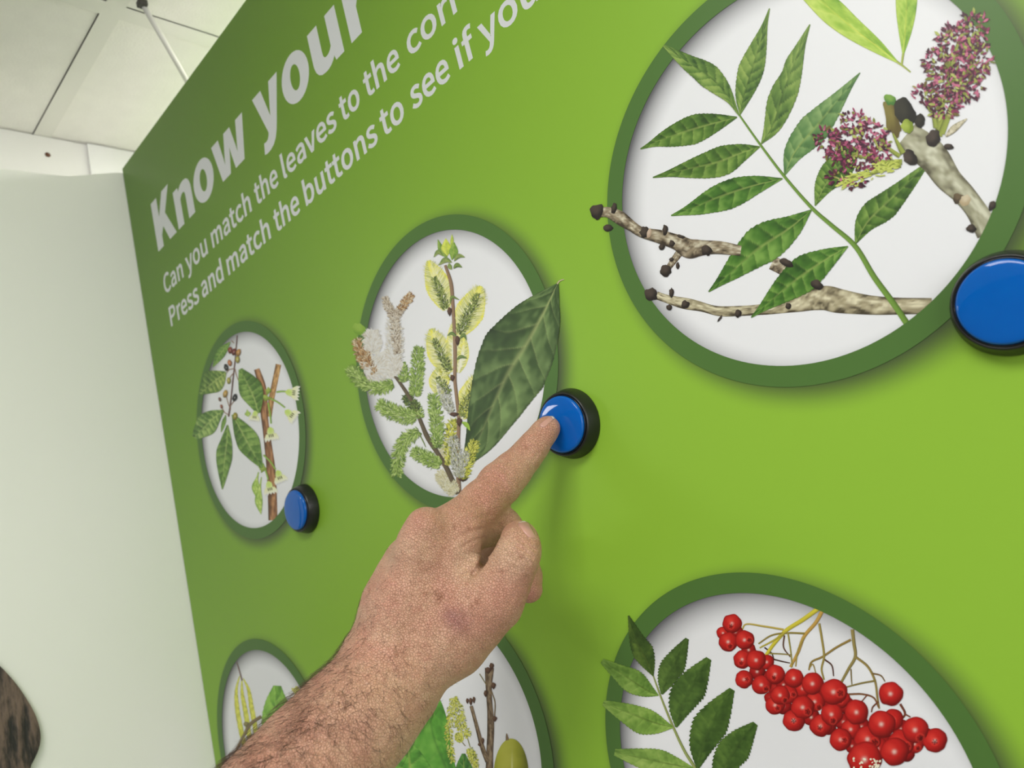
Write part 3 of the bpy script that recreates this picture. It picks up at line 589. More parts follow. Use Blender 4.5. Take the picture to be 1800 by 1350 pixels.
_bn = [0]
def berry(c, r, layer, face=None, base=(180, 31, 28), dark=(104, 14, 14), light=(216, 62, 52), star=True, asp=1.0):
    _bn[0] += 1; s_ = _bn[0]
    base, dark, light, hi, st = (ink(c_) for c_ in (base, dark, light, (250, 205, 195), (60, 12, 10)))
    if face is None: face = (0.25 + 0.3 * math.sin(s_ * 2.1), 0.3 + 0.25 * math.cos(s_ * 3.7))
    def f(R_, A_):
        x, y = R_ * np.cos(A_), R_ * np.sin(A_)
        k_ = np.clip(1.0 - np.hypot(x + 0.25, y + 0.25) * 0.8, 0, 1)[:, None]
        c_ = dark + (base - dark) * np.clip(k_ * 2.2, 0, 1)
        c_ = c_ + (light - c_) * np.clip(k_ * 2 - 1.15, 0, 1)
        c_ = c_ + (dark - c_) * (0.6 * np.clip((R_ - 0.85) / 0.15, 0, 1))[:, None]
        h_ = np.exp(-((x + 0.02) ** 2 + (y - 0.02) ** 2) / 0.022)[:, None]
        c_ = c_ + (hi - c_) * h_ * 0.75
        if star:
            dx, dy = x - face[0], y - face[1]; rr_ = np.hypot(dx, dy); aa = np.arctan2(dy, dx)
            ring_ = np.exp(-((rr_ - 0.30) / 0.06) ** 2)[:, None]
            c_ = c_ + (light - c_) * ring_ * 0.5
            sm = ((np.cos(aa * 5 + s_) * 0.11 + 0.15) > rr_).astype(float)[:, None]
            c_ = c_ + (st - c_) * sm * 0.8
        return c_
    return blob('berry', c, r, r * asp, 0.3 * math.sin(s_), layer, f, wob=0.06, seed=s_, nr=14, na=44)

def strokes(name, base, tip, wid, c0, c1, layer, label=None, group=0):
    """tapered ink strokes from base to tip (pixel arrays)"""
    n_ = len(base)
    d = tip - base; L_ = np.linalg.norm(d, axis=1)[:, None] + 1e-6
    nn = np.stack([-d[:, 1], d[:, 0]], 1) / L_
    w_ = np.asarray(wid).reshape(-1, 1) * np.ones((n_, 1))
    px = np.stack([base - nn * w_ * .35, base + nn * w_ * .35, base + d * .6 + nn * w_ * .5, tip, base + d * .6 - nn * w_ * .5], 1).reshape(-1, 2)
    cols = np.stack([c0, c0, (c0 + c1) / 2, c1, (c0 + c1) / 2], 1).reshape(-1, 3)
    i = np.arange(n_) * 5
    Fc = np.stack([i, i + 1, i + 2, i + 3, i + 4], 1)
    o = flat(name, px, Fc, layer, cols, dz=np.repeat(np.arange(n_) * (LAY * 1.6 / n_), 5), label=label)
    return o

def catkin(mid, w, layer, kind, n_=260, ln=7.0, name='catkin', tap=(0.55, 1, 1, .95, .6)):
    n_, ln = int(n_ * 1.6), ln * (.72 if kind == 'core' else .9)
    C_ = spline(mid, 60)
    T_ = np.gradient(C_, axis=0); T_ /= np.linalg.norm(T_, axis=1)[:, None]
    Nn = np.stack([T_[:, 1], -T_[:, 0]], 1)
    u = rng.random(n_); u = np.sort(u)[::-1] if kind != 'halo' else rng.random(n_)
    i = (u * 59).astype(int)
    s_ = rng.uniform(-1, 1, n_)
    prof_ = np.interp(u, np.linspace(0, 1, len(tap)), tap)
    base = C_[i] + Nn[i] * (s_ * w * prof_ * 0.72)[:, None]
    ang = s_ * 1.15 + rng.normal(0, .25, n_)
    d = T_[i] * np.cos(ang)[:, None] + Nn[i] * np.sin(ang)[:, None]
    tip = base + d * (ln * rng.uniform(.6, 1.25, n_))[:, None]
    P = {'green': [(72, 98, 40), (112, 140, 62), (150, 178, 88), (196, 214, 138), (120, 150, 60)],
         'yellow': [(120, 128, 40), (186, 188, 62), (222, 220, 92), (232, 228, 120), (84, 96, 44)],
         'halo': [(232, 232, 150), (226, 226, 110), (240, 240, 190), (214, 214, 84), (238, 238, 214)],
         'core': [(48, 58, 34), (92, 112, 54), (132, 150, 74), (178, 188, 110), (60, 74, 40)],
         'gray': [(96, 100, 92), (150, 154, 146), (196, 198, 190), (222, 222, 214), (168, 168, 128)],
         'cream': [(176, 172, 138), (206, 202, 172), (226, 222, 200), (190, 182, 130), (214, 210, 186)],
         'brown': [(110, 78, 48), (160, 118, 70), (196, 160, 112), (222, 206, 180), (140, 98, 54)],
         'fluff': [(222, 222, 218), (206, 200, 190), (236, 236, 234), (190, 180, 160), (214, 212, 206)],
         'tan': [(150, 136, 116), (190, 178, 160), (216, 208, 198), (112, 92, 72), (206, 196, 180)],
         'dark': [(46, 60, 34), (70, 92, 42), (98, 120, 56), (130, 150, 74), (56, 70, 36)]}[kind]
    P = ink(np.array(P))
    c0 = P[rng.integers(0, 5, n_)] * 0.8
    c1 = P[rng.integers(0, 5, n_)]
    c1 = np.clip(c1 * 1.1, 0, .86)
    return strokes(name, base, tip, rng.uniform(1.0, 2.0, n_) * (0.85 if kind in ('halo', 'fluff', 'gray') else 1), c0, c1, layer)

def halo(mid, w, layer, kind='halo', edge_=(226, 222, 84), inner=(240, 242, 214)):
    """soft pollen body of a willow catkin: pale centre, yellow rim"""
    e_, in_ = ink(edge_), ink(inner)
    def f(U, T, px):
        k_ = np.clip(np.maximum(np.abs(T), np.abs(U * 1.25 - 0.25)) ** 1.6 + 0.5 * (vn(U * 16, T * 7 + w) - 0.5), 0, 1)[:, None]
        return in_ + (e_ - in_) * k_
    pr = [w * max(.12, math.sqrt(max(0, 1 - ((k - 5.4) / 5.6) ** 2))) for k in range(12)]
    o = ribbon('catkin', mid, pr, pr, layer, f, 60, 8, teeth=0.10, nt=21)
    C_ = spline(mid, 60); T_ = np.gradient(C_, axis=0); T_ /= np.linalg.norm(T_, axis=1)[:, None]
    Nn = np.stack([T_[:, 1], -T_[:, 0]], 1)
    n_ = int(w * 11); u = rng.random(n_); i = (u * 59).astype(int); s_ = np.sign(rng.uniform(-1, 1, n_))
    wv = np.interp(u, np.linspace(0, 1, 12), pr)
    d = Nn[i] * (s_ * np.sqrt(np.clip(1 - u ** 6, 0, 1)))[:, None] + T_[i] * (.35 + .6 * u)[:, None]
    base = C_[i] + Nn[i] * (s_ * wv * .25)[:, None]
    tip = base + d * (wv * rng.uniform(.35, .72, n_))[:, None]
    P = ink(np.array([(190, 196, 130), (214, 214, 120), (238, 240, 206), (206, 204, 90), (168, 178, 110)]))
    k_ = rng.integers(0, 5, n_)
    strokes('catkin', base, tip, 1.0, P[k_], P[(k_ + 1) % 5], layer + .5)
    return o

def picture(k):
    cx, cy = RINGS[k]
    CUR['k'] = k
    e_ = empty('plant_picture', (cx, cy, 0)); e_.parent = panel
    e_.location = W(np.array((cx, cy, 0.0))) - W(np.zeros(3))
    CUR['p'] = e_
    na, nr = 160, 16
    a_ = np.linspace(0, 2 * np.pi, na, endpoint=False)
    P, c = [(cx, cy, LAY)], [ink((ALB[k],) * 3)]
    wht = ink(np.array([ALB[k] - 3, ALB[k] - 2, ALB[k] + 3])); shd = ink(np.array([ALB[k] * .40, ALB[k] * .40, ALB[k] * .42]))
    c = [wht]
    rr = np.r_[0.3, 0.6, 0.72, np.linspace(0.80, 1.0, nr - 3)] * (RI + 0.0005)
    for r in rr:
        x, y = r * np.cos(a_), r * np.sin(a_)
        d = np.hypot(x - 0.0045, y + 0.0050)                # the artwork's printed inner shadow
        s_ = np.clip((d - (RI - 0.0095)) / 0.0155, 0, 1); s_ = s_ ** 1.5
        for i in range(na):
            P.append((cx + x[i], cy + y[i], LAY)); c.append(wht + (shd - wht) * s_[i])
    Fc = [(0, 1 + i, 1 + (i + 1) % na) for i in range(na)]
    for j in range(len(rr) - 1):
        for i in range(na):
            Fc.append((1 + j * na + i, 1 + (j + 1) * na + i, 1 + (j + 1) * na + (i + 1) % na, 1 + j * na + (i + 1) % na))
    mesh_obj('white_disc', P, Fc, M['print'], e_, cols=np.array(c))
    # ring
    P, Fc = [], []
    for r in (RI, RO):
        P += [(cx + r * math.cos(t), cy + r * math.sin(t), LAY * 6) for t in a_]
    Fc = [(i, na + i, na + (i + 1) % na, (i + 1) % na) for i in range(na)]
    save = CUR['k']; CUR['k'] = 'C'
    mesh_obj('green_ring', P, Fc, M['print'], e_, cols=np.tile(ink((78, 114, 53)), (len(P), 1)))
    CUR['k'] = save
    return e_
# ================================================================ picture C: ash
picture('C')
G1, G2, G3 = (40, 72, 32), (74, 116, 52), (118, 158, 84)
BK = ((62, 52, 42), (150, 136, 112), (214, 208, 186))
# under the ring
twig([(1171, 477), (1180, 464), (1197.7, 440)], [4, 6, 7], 2, *BK, seed=3, N=24)
twig([(1357, 462), (1380, 473), (1402, 489), (1436, 514)], [12, 13, 14, 16], 2, *BK, seed=5)
twig([(1154, 519), (1165, 523), (1193, 531), (1228, 538), (1262.7, 546.7), (1297, 546.7), (1349, 543), (1401, 534), (1431, 526), (1452, 524), (1475, 529), (1540, 537), (1638, 538)],
     [7, 7, 10, 8, 9, 9, 9, 11, 21, 22, 17, 14.5, 14], 3, (70, 62, 46), (168, 158, 128), (226, 220, 190), N=160, seed=8, streak=30)
twig([(1594, 236), (1622, 259), (1644, 281), (1666.7, 314), (1695.6, 343), (1722, 379), (1736, 412)], [23, 28, 25, 20, 19, 20, 19], 3, (88, 84, 66), (160, 158, 132), (208, 208, 186), N=110, seed=11, streak=9)
bud((1684, 349), 9, 10, .8, 4, (70, 60, 48), (130, 112, 84), 1)
bud((1697, 352), 9, 10, .8, 4, (176, 158, 126), (226, 216, 190), 2)
stalk([(1299, 201), (1338, 256), (1379, 310), (1430, 368), (1462, 396), (1503, 432), (1537, 487), (1572, 535), (1594, 568)], [1.6, 2, 2.4, 3, 3.6, 4.4, 5, 5.4, 5.6], 5, (112, 148, 62), 'leaf_stalk', 70)
# the young yellow leaves at the top
leaf([(1577, 109), (1545, 84), (1500, 50), (1455, 12), (1410, -30)], [2, 16, 23, 24, 22, 18], [2, 14, 19, 22, 20, 16], 3, (98, 156, 46), (146, 192, 76), (186, 218, 124), N=60, teeth=0, nv=4, vein=(200, 216, 100), depth=.4)
leaf([(1588, 94), (1591, 60), (1593, 25), (1594, -25)], [2, 13, 18, 19, 17], [2, 12, 17, 19, 17], 3, (92, 148, 48), (136, 184, 72), (178, 212, 112), N=60, teeth=0, nv=3, vein=(190, 206, 90), depth=.4)
stalk([(1576, 108), (1590, 118), (1601, 127)], [2.2, 1.6, 1.2], 4, (172, 186, 88))
stalk([(1588, 94), (1585, 115)], [2.2, 1.8], 4, (172, 186, 88))
# ash leaflets (first overlaps the ring)
LF = [
 ([(1299.5, 203), (1280, 169), (1249, 136), (1213, 112), (1167, 80)], [1, 6, 19, 22, 18, 13, 2], [1, 6, 18, 22, 20, 12, 2], 8, 1),
 ([(1301, 202), (1308, 169), (1322, 124), (1336, 78), (1353, 15)], [1, 17, 23, 25, 23, 16, 5, 1], [1, 15, 20, 21, 20, 14, 4, 1], 5, 2),
 ([(1338.5, 253), (1358, 222), (1380, 155), (1398, 107), (1424, 43)], [1, 18, 24, 22, 15, 16, 9, 1], [1, 16, 24, 26, 24, 18, 6, 1], 5, 3),
 ([(1379, 309), (1397, 268), (1436, 221), (1475, 173), (1512, 128)], [1, 20, 27, 29, 24, 14, 7, 1], [1, 16, 25, 27, 24, 16, 6, 1], 3, 4),
 ([(1433, 362), (1449, 329), (1471, 299), (1500, 258)], [1, 22, 26, 24, 12], [1, 14, 24, 26, 14], 3, 5),
 ([(1503, 430), (1524, 392), (1556, 359), (1591, 326), (1627, 290)], [1, 24, 26, 22, 17, 13, 9, 3], [1, 14, 25, 27, 24, 18, 12, 5], 2, 6),
 ([(1296, 206), (1251, 218), (1206, 231), (1162, 246), (1126, 262)], [1, 16, 25, 27, 25, 19, 6, 1], [1, 19, 25, 25, 22, 15, 5, 1], 5, 7),
 ([(1336, 258), (1306, 268), (1262, 285), (1205, 298), (1148, 312)], [1, 16, 27, 27, 25, 18, 6, 1], [1, 18, 26, 26, 22, 13, 5, 1], 5, 8),
 ([(1376, 314), (1323, 327), (1262, 347), (1215, 367), (1180, 379)], [1, 15, 26, 28, 27, 20, 8, 1], [1, 18, 24, 24, 22, 15, 6, 1], 5, 9),
 ([(1427, 369), (1390, 400), (1330, 440), (1282, 482), (1246, 513)], [1, 20, 32, 33, 28, 17, 7, 1], [1, 20, 36, 38, 31, 20, 8, 1], 6, 10),
 ([(1491, 433), (1449, 458), (1397, 494), (1358, 526), (1321, 558)], [1, 18, 30, 32, 29, 20, 8, 1], [1, 20, 32, 32, 26, 18, 7, 1], 7, 11)]
for md, wl, wr, ly, sd in LF:
    c = [(46, 80, 44), (92, 132, 68), (134, 168, 98)] if sd in (1, 2, 3) else [G1, G2, G3] if sd < 9 else [(36, 74, 32), (66, 116, 48), (112, 160, 84)]
    if sd == 4: c = [(50, 92, 56), (84, 130, 84), (124, 164, 116)]
    leaf(md, wl, wr, ly, *c, seed=sd, nv=8 + sd % 3, slant=1.1 if sd in (1, 2, 3) else 0.5, N=120, vein=(140, 168, 104) if sd > 3 else (70, 100, 52))
# upper left twig crosses the ring
twig([(1052, 374), (1068, 373), (1085, 380), (1106, 394), (1128, 408), (1160, 416), (1193, 427), (1212, 437), (1228, 436), (1262, 435), (1303, 441)],
     [8, 9, 12, 9, 9, 12, 13, 17, 12, 11, 9], 8, *BK, N=140, seed=2, streak=24)
for c, a_, b_, g_, s_ in [((1050, 372), 12, 14, .3, 1), ((1080, 366), 5, 9, .2, 2), ((1070, 401), 8, 6, 0, 3), ((1134, 409), 9, 10, 0, 4), ((1170, 404), 5, 9, 0, 5), ((1164, 434), 6, 5, 0, 6),
                     ((1182, 428), 5, 6, 0, 7), ((1198, 416), 8, 3, .3, 8), ((1243, 440), 10, 9, .2, 9), ((1171, 476), 10, 12, .3, 10), ((1181, 456), 4, 3, 0, 11), ((1192, 467), 3, 6, 0, 12),
                     ((1145, 518), 12, 11, .2, 13), ((1181, 514), 4, 8, 0, 14), ((1177, 540), 5, 5, 0, 15), ((1205, 535), 7, 7, 0, 16), ((1266, 560), 2, 7, .6, 17), ((1298, 551), 6, 7, 0, 18),
                     ((1436, 500), 11, 9, .6, 19), ((1386, 538), 5, 5, 0, 20), ((1383, 462), 12, 6, .5, 21), ((1641, 243), 12, 15, .2, 22), ((1599, 277), 11, 15, -.6, 23),
                     ((1668, 258), 9, 5, .2, 25), ((1708, 402), 9, 7, .1, 26), ((1744, 362), 6, 9, .6, 27)]:
    bud(c, a_, b_, g_, 9, seed=s_)
bud((1142, 410), 4, 8, .2, 10, (176, 152, 130), (220, 200, 180), 30)
blob('bud', (1569, 205), 14, 36, -.25, 6, budcol((96, 84, 40), (150, 140, 70)), wob=.3, seed=41)
blob('bud', (1566, 176), 12, 9, .5, 7, budcol((70, 120, 50), (150, 190, 80)), wob=.2, seed=42)
bud((1591, 196), 17, 27, -.35, 8, (26, 26, 20), (66, 64, 50), 43)
blob('bud', (1596, 222), 10, 13, -.6, 9, budcol((120, 140, 40), (190, 206, 96)), wob=.2, seed=44)
bud((1617, 213), 10, 13, -.2, 7, (32, 30, 24), (60, 56, 46), 45)
ribbon('bud', [(1663, 240), (1680, 224), (1700, 209)], [2, 6, 5, 1], [2, 6, 5, 1], 6, barkcol((110, 100, 76), (196, 188, 160), (226, 220, 200)), 24, 3)
# purple ash blossom
def blossom(lobes, n_, layer, stems, seed):
    r_ = np.random.default_rng(seed)
    for a_, b_, w_ in stems:
        stalk([a_, ((a_[0] + b_[0]) / 2 + r_.normal(0, 4), (a_[1] + b_[1]) / 2 + r_.normal(0, 4)), b_], [w_, w_ * .8, w_ * .3], layer - 1, (148, 160, 72), 'flower_stalk')
    for li, (cx, cy, rx, ry, an) in enumerate(lobes):
        n2 = int(n_ * rx * ry / 330)
        for part_, nn_, pal, ln in (('flower', n2, [(58, 24, 40), (96, 34, 62), (132, 48, 84), (166, 78, 112), (196, 110, 140), (86, 40, 48), (70, 28, 52)], 9.0),
                                    ('flower_stem', int(n2 * .17), [(120, 130, 54), (150, 160, 76), (176, 184, 104), (110, 96, 50)], 10.0)):
            rr, aa = np.sqrt(r_.random(nn_)), r_.random(nn_) * 2 * np.pi
            q_ = np.stack([rr * np.cos(aa) * rx, rr * np.sin(aa) * ry], 1)
            ca, sa = math.cos(an), math.sin(an)
            q_ = np.stack([q_[:, 0] * ca - q_[:, 1] * sa, q_[:, 0] * sa + q_[:, 1] * ca], 1)
            base = q_ + (cx, cy)
            th = np.arctan2(q_[:, 1], q_[:, 0]) + r_.normal(0, .9, nn_)
            tip = base + np.stack([np.cos(th), np.sin(th)], 1) * (ln * r_.uniform(.5, 1.4, nn_))[:, None]
            pal = ink(np.array(pal)); k_ = r_.integers(0, len(pal), nn_)
            strokes(part_, base, tip, r_.uniform(2.4, 5.6, nn_), pal[k_], pal[(k_ + r_.integers(0, 2, nn_)) % len(pal)], layer + (0 if part_ == 'flower' else 1))
blossom([(1712, 52, 26, 30, .3), (1676, 78, 30, 34, 0), (1716, 105, 26, 34, 0), (1650, 110, 24, 26, 0), (1668, 145, 34, 28, .4), (1700, 150, 28, 28, 0), (1625, 165, 20, 18, 0), (1660, 185, 30, 22, 0)], 46, 9,
        [((1650, 240), (1668, 140), 7), ((1655, 235), (1700, 120), 6), ((1645, 225), (1625, 170), 4), ((1668, 150), (1690, 60), 5), ((1700, 130), (1722, 50), 4)], 5)
blossom([(1500, 215, 22, 20, .3), (1455, 244, 24, 16, 0), (1490, 246, 28, 22, 0), (1530, 238, 28, 26, .3), (1480, 272, 30, 16, 0), (1520, 282, 26, 16, 0), (1545, 262, 22, 22, 0)], 40, 9,
        [((1586, 285), (1500, 270), 5), ((1584, 290), (1520, 300), 5), ((1582, 275), (1540, 240), 4), ((1588, 270), (1570, 235), 5)], 6)
blossom([(1478, 312, 22, 14, 0), (1506, 320, 20, 9, -.4)], 34, 10, [((1560, 296), (1490, 316), 3.5)], 7)
r_ = np.random.default_rng(3)
b0 = np.stack([r_.uniform(1478, 1584, 90), np.zeros(90)], 1); b0[:, 1] = 322 - (b0[:, 0] - 1478) * .33 + r_.normal(0, 6, 90)
strokes('flower_stem', b0, b0 + np.stack([r_.uniform(-16, -4, 90), r_.normal(1, 4, 90)], 1), r_.uniform(2, 4.5, 90), ink(np.tile((176, 188, 76), (90, 1))), ink(np.tile((206, 214, 120), (90, 1))), 11)

# ================================================================ picture B: willow
picture('B')
stalk([(783, 466), (793, 497), (796, 528), (798, 560), (800, 602), (800.5, 640), (800, 667), (803.7, 703), (807, 735), (806, 771), (806, 830), (807, 866)], [2.4, 3.4, 3, 3.2, 3.4, 3.2, 3, 3.2, 3.2, 3.4, 3.8, 4.4], 5, (142, 116, 92), 'twig', 90)
stalk([(691, 656), (711, 684), (728, 712), (742, 746), (751, 767), (768, 794), (785, 822), (806, 868)], [2.4, 3.2, 3.6, 3.6, 4.4, 4, 4.4, 4.4], 5, (96, 84, 66), 'twig', 90)
leaf([(981, 498), (968, 526), (953.6, 556), (924, 608.6), (894.5, 655), (866, 716), (841, 773), (816, 818)],
     [2, 20, 40, 56, 63, 66, 63, 55, 44, 30, 6], [1, 38, 58, 68, 70, 66, 57, 46, 34, 20, 4], 7, (30, 50, 34), (56, 84, 52), (108, 142, 98), N=240, Mh=26, teeth=.025, nt=44, nv=9, slant=1.5, vein=(150, 172, 128), seed=4, depth=.55, wob=1.6)
stalk([(980, 499), (984, 494), (992, 491)], [1.4, 1.2, .8], 8, (190, 180, 140), 'leaf_stalk')
HB = lambda md, w, ly=3: halo(md, w, ly)
for md, w in [([(785, 545), (772, 505), (753, 458)], 24), ([(807, 590), (826, 548), (846, 503)], 27), ([(790, 656), (774, 620), (757, 578)], 24),
              ([(797, 645), (799, 600), (800, 562)], 15), ([(806, 655), (813, 625), (816, 592)], 12), ([(772, 694), (772, 670), (776, 644)], 19), ([(812, 736), (826, 698), (841, 656)], 22)]:
    HB(md, w)
CK = [([(785, 543), (774, 515), (762, 490)], 8, 4, 'core', 260, 8), ([(808, 588), (824, 553), (842, 520)], 10, 4, 'core', 330, 9), ([(790, 652), (776, 622), (764, 598)], 8, 4, 'core', 260, 8),
      ([(795, 668), (780, 655), (772, 640)], 6, 3, 'yellow', 80, 6), ([(815, 733), (827, 705), (838, 672)], 15, 4, 'yellow', 330, 8), ([(812, 733), (820, 712), (830, 694)], 9, 5, 'core', 120, 6),
      ([(794, 725), (784, 700), (775, 672)], 10, 4, 'gray', 260, 6), ([(792, 690), (780, 676), (770, 664)], 6, 5, 'core', 80, 6),
      ([(769.5, 788), (768, 740), (762, 694)], 12, 6, 'green', 420, 8), ([(792, 818), (792, 780), (796, 738)], 12, 4, 'yellow', 300, 7), ([(786, 822), (778, 800), (776, 775)], 8, 3, 'cream', 160, 6),
      ([(806, 838), (803, 800), (797, 768)], 11, 8, 'gray', 380, 6), ([(812, 842), (822, 812), (836, 776)], 12, 8, 'yellow', 330, 7), ([(809, 840), (814, 818), (822, 795)], 7, 9, 'gray', 160, 6),
      ([(802, 868), (788, 850), (772, 832)], 14, 4, 'cream', 360, 7), ([(735, 722), (722, 708), (713, 696)], 9, 4, 'dark', 150, 7), ([(742, 735), (736, 722), (733, 708)], 6, 4, 'green', 90, 6),
      ([(730, 697), (733, 660), (736, 612)], 12, 6, 'green', 400, 8), ([(712, 672), (709, 655), (706, 640)], 9, 6, 'green', 150, 7), ([(733, 733), (702, 729), (666, 710)], 14, 8, 'green', 420, 9),
      ([(737, 757), (711, 775), (701, 805), (698, 836)], 11, 8, 'green', 440, 9), ([(776, 817), (752, 806), (727, 793)], 12, 8, 'green', 330, 8), ([(692, 674), (665, 682), (638, 672), (616, 648)], 10, 8, 'green', 430, 10)]
for md, w, ly, kd, nn_, ln in CK:
    catkin(md, w, ly, kd, nn_, ln)
blob('leaf', (633, 580), 12, 9, .6, 8, budcol((110, 150, 40), (160, 190, 80)), wob=.3, seed=3)
catkin([(660, 656), (640, 632), (628, 598)], 10, 9, 'brown', 260, 8)
for c, rx, ry, s_ in [((668, 640), 30, 22, 1), ((655, 600), 17, 20, 2), ((690, 640), 16, 24, 3), ((648, 640), 12, 16, 4)]:
    blob('seed_fluff', c, rx, ry, 0, 8, (lambda R_, A_: ink((222, 220, 214)) * (1 - .10 * R_[:, None])), wob=.35, seed=s_, nr=6, na=32)
for md, w, n3 in [([(640, 650), (668, 646), (700, 640)], 24, 420), ([(655, 620), (655, 600), (656, 584)], 15, 180), ([(694, 652), (694, 600), (692, 562)], 14, 360)]:
    catkin(md, w, 9, 'fluff', n3, 11, 'seed_fluff')
catkin([(700, 622), (697, 590), (693, 556), (684, 542), (677, 524)], 8, 10, 'tan', 420, 6)
catkin([(694, 556), (706, 542)], 6, 10, 'tan', 100, 7)
catkin([(704, 545), (724, 518)], 7, 10, 'brown', 160, 6)
catkin([(652, 645), (646, 630), (642, 615)], 6, 10, 'brown', 100, 7)
for md, w, ly, c in [([(787, 454), (777, 440), (770, 421)], 6, 6, ((66, 108, 48), (104, 146, 72), (150, 184, 104))), ([(787, 450), (785, 436), (784, 419)], 9, 6, ((140, 176, 60), (182, 206, 92), (206, 224, 130))),
                     ([(795, 457), (798, 442), (799, 426)], 8, 8, ((70, 112, 50), (112, 156, 72), (150, 186, 110))), ([(793, 434), (795, 424), (795, 412)], 3, 7, ((120, 160, 60), (160, 190, 90), (190, 210, 120))),
                     ([(779, 450), (771, 443), (763, 452)], 4, 7, ((74, 106, 64), (112, 142, 92), (150, 170, 120))), ([(799, 459), (807, 450), (818, 452)], 4, 8, ((74, 106, 64), (112, 142, 92), (150, 170, 120))),
                     ([(795, 461), (784, 457), (772, 466)], 5, 9, ((74, 106, 64), (112, 142, 92), (150, 170, 120))), ([(798, 472), (804, 466), (813, 470)], 4, 9, ((60, 92, 50), (92, 126, 74), (130, 150, 100))),
                     ([(795, 474), (791, 468), (790, 462)], 4, 8, ((74, 106, 64), (112, 142, 92), (150, 170, 120))), ([(792, 534), (795, 522), (808, 527)], 2.5, 7, ((60, 92, 50), (92, 126, 74), (130, 150, 100))),
                     ([(803, 592), (795, 586), (787, 590)], 3, 7, ((50, 82, 50), (82, 116, 74), (110, 140, 90))), ([(808, 596), (816, 589), (821, 598)], 3, 7, ((50, 82, 50), (82, 116, 74), (110, 140, 90))),
                     ([(803, 633), (811, 627), (822, 630)], 3, 7, ((50, 82, 50), (82, 116, 74), (110, 140, 90))), ([(812, 742), (820, 746), (827, 757)], 4, 9, ((90, 140, 40), (130, 180, 70), (160, 200, 90)))]:
    leaf(md, [.5, w * .8, w, w * .7, .4], [.5, w * .8, w, w * .7, .4], ly, *c, N=24, Mh=3, teeth=0, nv=2, depth=.3)
for c, a_, b_ in [((791, 547), 4, 8), ((805, 598), 4, 9), ((796, 664), 4, 6), ((808, 741), 5, 8), ((799, 728), 8, 4), ((814, 842), 8, 4)]:
    bud(c, a_, b_, 0, 9, (60, 40, 34), (110, 80, 64))
for md in ([(742, 762), (733, 766), (729, 780)], [(738, 763), (744, 775), (749, 786)]):
    stalk(md, [1, 1, .6], 7, (110, 130, 60))

# ================================================================ picture D: rowan
picture('D')
stalk([(1149, 1188), (1160, 1219), (1184, 1278), (1205, 1322), (1222, 1349), (1232, 1368)], [1.2, 1.6, 2.0, 2.4, 2.8, 3], 7, (140, 150, 90), 'leaf_stalk', 50)
DL = [([(1149, 1188), (1137, 1160), (1120, 1128), (1105, 1082)], [1, 15, 18, 15, 8, 1], [1, 16, 22, 19, 12, 2], 9, ((34, 56, 26), (52, 80, 36), (80, 110, 50)), 1, .14),
      ([(1158, 1222), (1136, 1212), (1107, 1193), (1059, 1161)], [1, 15, 22, 22, 16, 5], [1, 16, 22, 22, 14, 4], 8, ((66, 104, 46), (94, 136, 64), (128, 168, 92)), 2, .10),
      ([(1183, 1278), (1155, 1271), (1120, 1258), (1061, 1235)], [2, 22, 29, 28, 20, 5], [2, 18, 20, 19, 16, 5], 8, ((70, 110, 48), (104, 146, 70), (138, 176, 100)), 3, .08),
      ([(1219, 1350), (1185, 1344), (1147, 1336), (1081, 1322)], [2, 18, 24, 24, 18, 6], [2, 16, 22, 22, 17, 6], 8, ((74, 112, 52), (106, 146, 74), (140, 176, 104)), 4, .08),
      ([(1164, 1220), (1172, 1196), (1186, 1165), (1208, 1122)], [2, 18, 23, 23, 17, 3], [2, 14, 20, 23, 18, 4], 7, ((40, 64, 32), (60, 90, 44), (84, 118, 60)), 5, .14),
      ([(1189, 1278), (1198, 1245), (1216, 1205), (1246, 1157)], [2, 26, 32, 32, 24, 5], [2, 16, 26, 31, 26, 6], 7, ((40, 66, 32), (62, 94, 46), (86, 122, 60)), 6, .14),
      ([(1227, 1350), (1236, 1310), (1254, 1266), (1287, 1211)], [3, 26, 32, 34, 26, 5], [3, 18, 28, 32, 27, 6], 7, ((38, 64, 30), (58, 90, 42), (84, 120, 58)), 7, .12),
      ([(1262, 1375), (1278, 1340), (1300, 1305), (1328, 1271)], [10, 26, 30, 31, 24, 5], [10, 20, 26, 30, 24, 6], 7, ((38, 64, 30), (58, 90, 42), (84, 120, 58)), 8, .12)]
for md, wl, wr, ly, c, sd, te in DL:
    leaf(md, wl, wr, ly, *c, seed=sd, nv=7, slant=.6, N=170, Mh=9, teeth=te, nt=20, vein=(70, 90, 40) if sd < 5 else (60, 88, 44), depth=.35)
dd = lambda x, y: (1040 + x / 2.368, 990 + y / 2.368)
